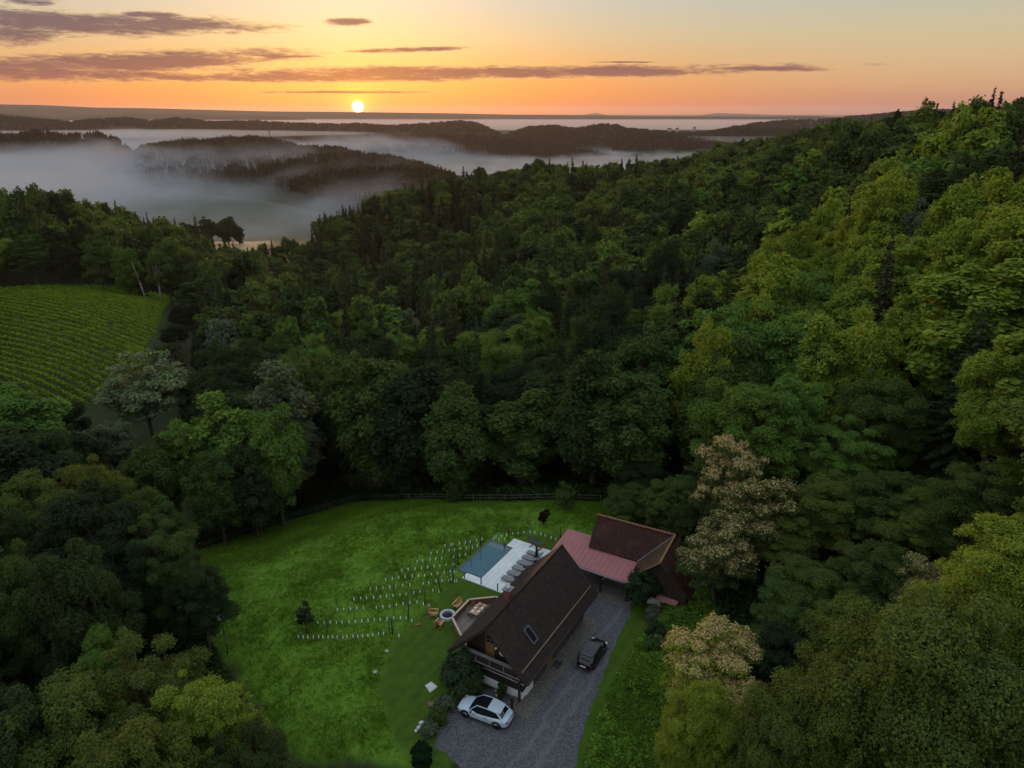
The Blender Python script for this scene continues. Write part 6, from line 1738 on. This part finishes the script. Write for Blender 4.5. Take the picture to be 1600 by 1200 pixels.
def build_fence():
    f = empty("wooden_fence", (*FENCE[3], gz(*FENCE[3])), 0, "long weathered wooden rail fence between meadow and wood", "fence")
    ox, oy, oz = f.location
    rail = plain("fence_rail", (0.075, 0.066, 0.06), 0.9, scale=5, var=0.3)
    pts = []
    for i in range(len(FENCE) - 1):
        a = np.array(FENCE[i]); b = np.array(FENCE[i + 1]); n = max(1, int(round(np.linalg.norm(b - a) / 2.4)))
        for k in range(n): pts.append(a + (b - a) * k / n)
    pts.append(np.array(FENCE[-1]))
    r2 = random.Random(2)
    P = [Vector((p[0] - ox, p[1] - oy, gz(*p) - oz)) for p in pts]
    for p in P:
        q = MB(); q.tube(p + Vector((0, 0, -0.2)), p + Vector((r2.uniform(-.03, .03), 0, 1.15 + r2.uniform(-.06, .06))), 0.07, 0.06, 7); q.build("post", rail, f)
    for zz in (0.55, 0.98):
        for i in range(len(P) - 1):
            if i % 3 == 0:
                q = MB(); e = min(i + 3, len(P) - 1)
                for j in range(i, e): q.tube(P[j] + Vector((0, 0.07, zz + r2.uniform(-.04, .04))), P[j + 1] + Vector((0, 0.07, zz + r2.uniform(-.04, .04))), 0.05, 0.045, 6)
                q.build("rail", rail, f)
build_fence()

def build_vines():
    z5 = lambda pts: [(300 + a / 3.75, 740 + b / 3.75) for a, b in pts]
    z3 = lambda pts: [(700 + a * 0.1125, 830 + b * 0.1125) for a, b in pts]
    rows = [z5([(625, 968), (760, 968), (900, 966), (1010, 962), (1110, 948), (1160, 945), (1225, 962)]),
            z5([(740, 885), (880, 882), (1010, 873), (1110, 865), (1180, 855), (1250, 855), (1290, 872)]),
            z5([(850, 805), (950, 800), (1075, 795), (1175, 785), (1245, 770), (1315, 760), (1350, 770), (1392, 785)]),
            z5([(950, 745), (1080, 735), (1240, 720), (1370, 695), (1400, 690), (1440, 698), (1475, 712)]),
            z5([(1045, 685), (1145, 675), (1270, 662), (1380, 650), (1450, 638), (1520, 634), (1555, 642)]),
            z5([(1135, 630), (1270, 610), (1365, 605), (1465, 590), (1540, 578)]) + z3([(45, 700), (130, 715)]),
            z5([(1230, 575), (1325, 565), (1420, 552), (1480, 545), (1545, 538)]) + z3([(30, 490), (105, 478)]),
            z5([(1320, 525), (1405, 510), (1465, 505), (1525, 495)]) + z3([(55, 380), (135, 365), (205, 350), (275, 340)]),
            z5([(1400, 475), (1470, 465), (1525, 458)]) + z3([(55, 290), (130, 270), (195, 265), (275, 250), (345, 243), (425, 222)]),
            z5([(1480, 430), (1540, 425)]) + z3([(30, 210), (100, 205), (170, 190), (235, 180), (305, 165), (440, 140), (525, 125), (600, 112), (735, 140), (805, 125)]),
            z3([(665, 97), (740, 92), (875, 55), (975, 48), (1030, 42), (1105, 30), (1180, 30), (1265, 48), (1360, 85), (1440, 110), (1530, 138)])]
    guard = mesh = None
    mb = MB(); mb.lathe([(0.048, 0.0), (0.05, 0.02), (0.046, 0.38), (0.036, 0.38), (0.038, 0.03)], n=9)
    m_, g, b, out = mat("guard_plastic")
    b.inputs['Base Color'].default_value = (0.78, 0.82, 0.84, 1); b.inputs['Roughness'].default_value = 0.4
    b.inputs['Subsurface Weight'].default_value = 0.0
    nf = len(mb.f); r3 = random.Random(5)
    for k in range(7):      # the young vine's leaves peeping out at the top
        a = k * 0.9; c = Vector((0.05 * math.cos(a), 0.05 * math.sin(a), 0.36 + 0.035 * k)); e = Vector((math.cos(a), math.sin(a), 0.5)) * 0.09; w = Vector((-math.sin(a), math.cos(a), 0)) * 0.05
        mb.add([c, c + e * 0.5 - w, c + e, c + e * 0.5 + w], [(0, 1, 2, 3)])
    proto = mb.build("tree_guard", m_)
    proto.data.materials.append(plain("young_vine_leaf", (0.07, 0.14, 0.02), 0.7))
    for p_ in list(proto.data.polygons)[nf:]: p_.material_index = 1
    sk = MB(); sk.tube((0, 0, -0.1), (0, 0, 1.75), 0.035, n=6); stake = sk.build("vine_stake", plain("green_steel", (0.03, 0.055, 0.05), 0.5, metal=0.3))
    wd = MB(); wd.tube((0, 0, -0.1), (0, 0, 2.0), 0.07, 0.06, 7); wpost = wd.build("end_post", plain("brown_post", (0.055, 0.035, 0.024), 0.9, scale=6, var=0.3))
    sp = MB()
    r2 = random.Random(8)
    for k in range(5): sp.tube((0, 0, 0.3), (r2.uniform(-.1, .1), r2.uniform(-.1, .1), 0.62 + 0.06 * k), 0.008, n=4)
    first = {"g": proto, "s": stake, "w": wpost}; used = set()
    def put(key, x, y, rz):
        o = first[key]
        if key in used: o = o.copy(); COL.objects.link(o)
        used.add(key); o.location = (x, y, gz(x, y)); o.rotation_euler = (r2.gauss(0, .04), r2.gauss(0, .04), rz); return o
    names = ["row nearest the camera", "second row from the camera", "third row from the camera", "fourth row from the camera", "fifth row from the camera", "sixth row from the camera", "row ending at the low pool wall",
             "eighth row, ending beside the pool", "ninth row, ending beside the pool", "tenth row, passing behind the pool", "farthest row, curving behind the terrace"]
    for ri, row in enumerate(rows):
        W_ = np.array([on_ground(*p) for p in row]); L = np.concatenate([[0], np.cumsum(np.linalg.norm(np.diff(W_, axis=0), axis=1))])
        step = 0.52 if ri == 0 else 0.66
        s = 0.0; k = 0
        while s < L[-1]:
            t = s + r2.uniform(-.06, .06)
            x = np.interp(t, L, W_[:, 0]); y = np.interp(t, L, W_[:, 1])
            lx, ly = to_local(x, y)
            if not (13 < lx < 20.6 and 9 < ly < 12.9) and r2.random() > 0.06:
                tag(put("g", x, y, r2.uniform(0, 6)), f"white plastic vine guard tube in the {names[ri]}", "vine guard", f"white guard tubes in the {names[ri]}")
            if k % 6 == 0 and k > 0 or k == 0:
                tag(put("s", x, y + 0.12, 0), f"thin dark steel stake in the {names[ri]} of vine guards", "vine stake", f"steel stakes in the {names[ri]}")
            s += step * (1.0 if ri < 2 else 1.08); k += 1
        x, y = W_[-2] if ri < 6 else W_[-1]
        lx, ly = to_local(x, y)
        if not (13 < lx < 20.6 and 9 < ly < 12.9):
            tag(put("w", x + 0.25, y + 0.1, 0), f"brown end post at the lawn end of the {names[ri]}", "vine post", "wooden end posts of the young vine rows")
build_vines()

def leafy(name, seed, H, Rc, n, leaf, tint, x, y, label, cat="shrub", zb=0.1, nl=26, lm=None, z=None, flat=0.8):
    cm, tm = tree_meshes(name, broadleaf(seed, H, Rc, zb, n, leaf, nl, flat), lm or LEAF, bark)
    t = empty(name, (x, y, gz(x, y) if z is None else z), 0, label, cat)
    a = link("trunk", tm, t); b = link("crown", cm, t); b.color = (*tint, 1) if not isinstance(tint, str) else (*TINT[tint], 1)
    return t
def build_plants():
    x, y, _ = HF(-0.35, 2.5); leafy("garden_shrub", 701, 2.9, 1.75, 9000, 0.13, (0.045, 0.075, 0.040), x, y, "large grey-green shrub leaning on the farmhouse gable beside the white car")
    x, y, _ = HF(-0.2, 1.2); leafy("garden_shrub", 702, 1.7, 1.0, 3500, 0.12, 'deep green', x, y, "lower dark shrub between the large grey-green shrub and the plaster base")
    x, y, _ = HF(0.45, -1.3); leafy("garden_shrub", 703, 1.1, 0.45, 900, 0.10, 'deep green', x, y, "small bushy plant against the farmhouse plinth")
    for k, (px, py, r_, h, t, lb) in enumerate([(697, 1108, 0.75, 1.0, 'grey-green', "grey-green border bush at the drive edge near the white car's nose"), (684, 1128, 0.8, 1.1, 'mid green', "border bush at the middle of the drive's left edge"), (672, 1146, 0.7, 0.9, 'grey-green', "low border bush next to the dark conifer"), (707, 1092, 0.7, 0.9, 'mid green', "border bush beneath the large gable shrub")]):
        x, y = on_ground(px, py); leafy("border_bush", 710 + k, h, r_, 1800, 0.10, t, x, y, lb)
    # columnar conifer by the drive
    x, y = on_ground(660, 1200)
    V, F, tip, segs = conifer(720, 3.2, 1.0, 9000, 0.10, 0.1)
    s = np.clip(V[:, 2] / 3.2, 0, 1); rr = np.hypot(V[:, 0], V[:, 1]) + 1e-6
    want = 0.95 * np.sin(np.clip(s * 2.6 + 0.5, 0, math.pi)) * (0.7 + 0.3 * np.random.default_rng(1).random(len(V)))
    V[:, 0] *= want / np.maximum(rr, 0.35) * np.minimum(rr / 0.35, 1); V[:, 1] *= want / np.maximum(rr, 0.35) * np.minimum(rr / 0.35, 1)
    cm, tm = tree_meshes("columnar_conifer", (V, F, tip, segs), NEEDLE, bark)
    t = empty("columnar_conifer", (x, y, 0), 0, "very dark dense egg-shaped conifer at the lower left end of the drive", "conifer")
    link("trunk", tm, t); b = link("crown", cm, t); b.color = (0.010, 0.026, 0.012, 1)
    # pale stones beside it
    for k, (px, py, r_) in enumerate([(659, 1131, 0.26), (654, 1138, 0.22), (650, 1143, 0.18)]):
        x, y = on_ground(px, py); b = MB(); b.lathe([(0.0, -0.05), (r_, 0.0), (r_ * 1.05, r_ * 0.5), (r_ * 0.6, r_ * 0.95), (0, r_)], n=9)
        o = b.build("pale_stone", M_CONC, None, 0.02); o.location = (x, y, gz(x, y)); o.rotation_euler = (0.1, 0.15 * k, k); o.scale = (1, 0.8, 1)
        tag(o, ["largest pale garden stone above the dark conifer", "middle pale garden stone behind the dark conifer", "smallest pale garden stone left of the dark conifer"][k], "stone", "pale stones by the dark conifer")
    for k, (px, py, r_, lb) in enumerate([(586, 1051, 0.24, "grey boulder lying on the mown grass edge"), (604, 1018, 0.2, "small half-buried boulder above the grey boulder"), (674, 1102, 0.34, "brown rock in the border at the drive's edge")]):
        x, y = on_ground(px, py); b = bmesh.new(); bmesh.ops.create_icosphere(b, subdivisions=2, radius=r_)
        r2 = random.Random(k)
        for v in b.verts: v.co *= 1 + r2.uniform(-.16, .16); v.co.z *= 0.65
        me = bpy.data.meshes.new("boulder"); b.to_mesh(me); b.free(); me.materials.append(M_STONE if k < 2 else plain("brown_rock", (0.16, 0.11, 0.085), 0.9, var=0.3))
        o = link("boulder", me, None, (x, y, gz(x, y) + r_ * 0.25)); tag(o, lb, "boulder")
    # single young trees
    x, y = on_ground(479, 988); leafy("young_tree", 731, 3.2, 0.9, 900, 0.14, (0.035, 0.055, 0.03), x, y, "thin young tree on the meadow at the start of the vine rows", "tree", 0.8, 20)
    x, y = on_ground(883, 796); leafy("young_tree", 732, 3.6, 1.3, 3500, 0.14, 'mid green', x, y, "green young tree in front of the fence near the barn", "tree", 0.3, 26)
    x, y = on_ground(711, 786); leafy("young_tree", 733, 2.6, 0.7, 1800, 0.12, 'deep green', x, y, "small dark columnar tree at the middle of the fence", "tree", 0.2, 20)
    x, y = on_ground(850, 820); leafy("red_leaf_tree", 734, 1.9, 0.62, 2600, 0.10, (0.028, 0.010, 0.012), x, y, "little round dark red standard tree near the terrace", "tree", 0.75, 24)
    x, y, _ = HF(18.2, -7.3); leafy("garden_tree", 735, 3.9, 1.55, 8000, 0.13, (0.030, 0.060, 0.028), x, y, "bushy dark green tree in front of the barn's white wall", "tree", 0.5, 36)
    for k, (lx, ly, h, r_, t, lb) in enumerate([(16.8, -9.3, 1.3, 0.9, 'grey-green', "grey-green bush at the near corner of the barn"), (15.0, -10.2, 1.0, 0.9, 'deep green', "dark bush on the bank above the wooden barrel lid"), (12.9, -10.6, 0.8, 0.8, 'mid green', "green bush on the bank below the wooden barrel lid"), (17.4, -11.8, 1.2, 1.2, 'fresh green', "bright green bush climbing beside the barn's right wall")]):
        x, y, _ = HF(lx, ly); leafy("bank_bush", 740 + k, h, r_, 4200, 0.12, t, x, y, lb)
build_plants()

def build_small():
    # mirror-like dish on a tall pole at the meadow's left edge
    x, y = on_ground(356, 1020); z = gz(x, y); h = on_depth(352, 964, y)[2] - z
    d = empty("dish_pole", (x, y, z), 0, "round pale dish on a tall slender pole at the left of the meadow", "dish pole")
    q = MB(); q.tube((0, 0, -0.3), (-0.05, 0, h * 0.5), 0.06, n=8); q.tube((-0.05, 0, h * 0.5), (-0.1, 0, h), 0.045, n=8); q.build("pole", plain("pole_paint", (0.06, 0.07, 0.07), 0.5), d)
    q = MB(); q.tube((-0.1, -0.05, h), (-0.1, 0.02, h - 0.02), 0.34, 0.34, 24); q.build("dish", plain("dish_face", (0.55, 0.68, 0.74), 0.3), d)
    # concrete cover in the lawn
    q = MB(); s_ = G((664, 1072), (674, 1066), (684, 1074), (672, 1083))
    q.prism([(a, b) for a, b in s_], 0.0, 0.10); o = q.build("concrete_cover", M_CONC, None, 0.015); tag(o, "square pale concrete cover lying in the lawn left of the farmhouse", "cover")
    # dark charging post
    c = empty("charging_post", HF(-0.55, -2.95), TH, "black charging post between the white car and the farmhouse corner", "charging post")
    q = MB(); q.box((0, 0, 0.55), (0.12, 0.16, 1.1)); q.build("post", M_DARKMETAL, c, 0.01)
    q = MB(); q.box((0, 0, 1.28), (0.2, 0.3, 0.42)); q.build("charging_unit", M_DARKMETAL, c, 0.03)
    q = MB()
    for i in range(10):
        a0 = -2.6 + i * 0.5; q.tube((-0.12, 0.11 * math.cos(a0), 0.95 + 0.22 * math.sin(a0)), (-0.12, 0.11 * math.cos(a0 + .5), 0.95 + 0.22 * math.sin(a0 + .5)), 0.02, n=6)
    q.build("cable", MC['trim'], c)
    # yellow flowers by the gable
    for k, (px, py, col, lb) in enumerate([(776, 1092, (0.7, 0.42, 0.03), "yellow garden lantern flower in the bed behind the white car"), (775, 1085, (0.75, 0.72, 0.6), "cream flower head in the bed behind the white car")]):
        x, y = on_ground(px, py); q = MB(); q.tube((0, 0, 0), (0, 0, 0.35), 0.012, n=5)
        for j in range(6): a = j * 1.05; q.box((0.06 * math.cos(a), 0.06 * math.sin(a), 0.37), (0.08, 0.06, 0.03), a)
        o = q.build("garden_flower", plain("petals_%d" % k, col, 0.7)); o.location = (x, y, 0.03); tag(o, lb, "flower")
    # drain grate on the path
    q = MB()
    for k in range(7): q.box((-0.42 + k * 0.14, 0, 0), (0.05, 0.62, 0.03))
    q.box((0, 0.33, 0), (1.0, 0.05, 0.03)); q.box((0, -0.33, 0), (1.0, 0.05, 0.03))
    o = hobj(q, "drain_grate", M_DARKMETAL, 6.3, -3.75, 0.092); tag(o, "dark metal grate on the pale path beside the farmhouse", "grate")
    # stump seat with a metal box on the bank
    x, y = on_ground(1027, 1002); z = gz(x, y)
    s = empty("tree_stump", (x, y, z), 0, "broad cut tree stump on the bank right of the drive", "stump")
    q = MB(); q.lathe([(0.92, -0.4), (0.80, 0.1), (0.76, 0.42), (0.70, 0.45), (0.0, 0.46)], n=18); q.build("trunk", plain("stump_bark", (0.12, 0.075, 0.04), 0.9, scale=5, var=0.4), s)
    q = MB(); q.box((0, 0, 0.20), (0.62, 0.46, 0.05)); q.box((0, 0, 0.1), (0.5, 0.36, 0.18)); q.box((0.02, 0, 0.245), (0.12, 0.2, 0.05))
    o = q.build("metal_box", plain("box_metal", (0.34, 0.38, 0.44), 0.4, metal=0.2)); o.location = (x + 0.05, y, z + 0.46); o.rotation_euler = (0, 0, -0.35); tag(o, "grey metal box standing on the tree stump", "box")
    # split logs on the lawn
    for k, (px, py) in enumerate([(651, 977), (655, 976)]):
        x, y = on_ground(px, py); q = MB(); q.tube((-0.2, 0, 0.07), (0.2, 0.05, 0.07), 0.07, 0.06, 8); o = q.build("split_log", M_TEAK); o.location = (x, y, gz(x, y)); o.rotation_euler = (0, 0, k * 1.3)
        tag(o, ["split log on the lawn left of the fire pit, left one of two", "split log on the lawn left of the fire pit, right one of two"][k], "log", "two split logs on the lawn")
build_small()

def build_vineyard():
    r_ = np.random.default_rng(61)
    m_ = grass_mat("vine_leaves", [(0.25, (0.10, 0.16, 0.016)), (0.5, (0.17, 0.27, 0.024)), (0.75, (0.25, 0.33, 0.03))])
    wood = plain("vine_wood", (0.06, 0.045, 0.03), 0.9)
    d = np.array((math.cos(R(-25)), math.sin(R(-25)))); nrm = np.array((-d[1], d[0]))
    c0 = np.array(on_ground(60, 520)); rows = []
    for i in range(-24, 40):
        t = np.arange(-150, 150, 0.5); p = c0 + nrm * i * 3.0 + d * t[:, None]
        ins = in_poly(p[:, 0], p[:, 1], VINE)
        if ins.sum() < 16: continue
        q = p[ins]; px, py = to_pix(q[:, 0], q[:, 1], ground(q[:, 0], q[:, 1]))
        v = (px > -60)
        if v.sum() < 16: continue
        rows.append(q[v])
    rows.sort(key=lambda q: q[:, 1].mean())
    for i, q in enumerate(rows):
        L = len(q) * 0.5; n = int(L * 48); s = r_.uniform(0, len(q) - 1.01, n); k = s.astype(int); f = s - k
        p = q[k] * (1 - f)[:, None] + q[k + 1] * f[:, None]
        gap = fbm(s / 4.0 + i * 9, s * 0, 3, 6); keep = gap > 0.27; p = p[keep]; s = s[keep]; n = len(p)
        z = ground(p[:, 0], p[:, 1]); hh = 1.0 + 0.4 * fbm(s / 2.0, s * 0 + i, 2, 7)
        p = p + nrm * r_.normal(0, 0.26, n)[:, None]
        P = np.stack([p[:, 0], p[:, 1], z + 0.45 + r_.random(n) ** 0.6 * hh * 0.9], 1)
        Nn = r_.normal(0, 0.6, (n, 3)); Nn[:, 2] += 0.9; Nn /= np.linalg.norm(Nn, axis=1)[:, None]
        V, F = quads(P, Nn, 0.26, r_)
        c = q[len(q) // 2]; zc = gz(*c); base = np.array((c[0], c[1], zc))
        t = empty("vine_row", tuple(base), 0, f"hedge-like vine row in the hillside vineyard, number {i + 1} from the near edge" if i < len(rows) - 1 else "vine row closest to the trees at the vineyard's far edge", "vine row", "rows of the hillside vineyard")
        link("foliage", mesh_np("foliage", V - base, F, m_), t)
build_vineyard()

def build_far():
    # lattice mast on the wooded ridge in the fog
    x, y, z = on_depth(422, 217, 1790); zt = on_depth(422, 198, 1790)[2]
    t = empty("lattice_mast", (x, y, z - 22), 0, "slender lattice mast rising from the wooded ridge in the fog", "mast")
    h = zt - z + 22; q = MB(); w0, w1 = 2.2, 0.9
    for a in range(4):
        ca, sa = math.cos(a * math.pi / 2 + .78), math.sin(a * math.pi / 2 + .78)
        q.tube((ca * w0, sa * w0, 0), (ca * w1, sa * w1, h), 0.28, 0.2, 5)
        cb, sb = math.cos((a + 1) * math.pi / 2 + .78), math.sin((a + 1) * math.pi / 2 + .78)
        for k in range(10):
            f0, f1 = k / 10, (k + 1) / 10; r0 = w0 + (w1 - w0) * f0; r1 = w0 + (w1 - w0) * f1
            q.tube((ca * r0, sa * r0, h * f0), (cb * r1, sb * r1, h * f1), 0.14, n=4)
    q.build("lattice", M_DARKMETAL, t)
    q = MB()
    for k in range(3): q.tube((1.0, 0, h - 3 - 4 * k), (1.0, 0, h - 0.5 - 4 * k), 0.5, n=6)
    q.build("antenna", M_METAL, t)
    # farm houses on the crest far right of the fog
    for k, (px, py, w, l, hh, lb) in enumerate([(1046, 203, 16, 9, 4, "long low farmhouse on the far crest, leftmost of three"), (1058, 203, 10, 8, 5, "small farmhouse between the other two on the far crest"), (1085, 202, 9, 8, 6, "tall small house on the far crest, rightmost of three")]):
        x, y, z = on_depth(px, py, 3220); hs = empty("far_house", (x, y, z - 8), 0.3 * k, lb, "house", "houses on the far crest")
        q = MB(); q.box((0, 0, (hh + 8) / 2), (w, l, hh + 8)); q.build("wall", plain("far_wall", (0.3, 0.29, 0.28), 0.9), hs)
        q = MB(); z0 = hh + 8; a = w / 2 + 0.6; b = l / 2 + 0.6
        q.add([(-a, -b, z0), (a, -b, z0), (a, b, z0), (-a, b, z0), (-a, 0, z0 + 4), (a, 0, z0 + 4)], [(0, 1, 5, 4), (2, 3, 4, 5), (0, 4, 3), (1, 2, 5), (3, 2, 1, 0)]); q.build("roof", plain("far_roof", (0.06, 0.04, 0.035), 0.9), hs)
build_far()
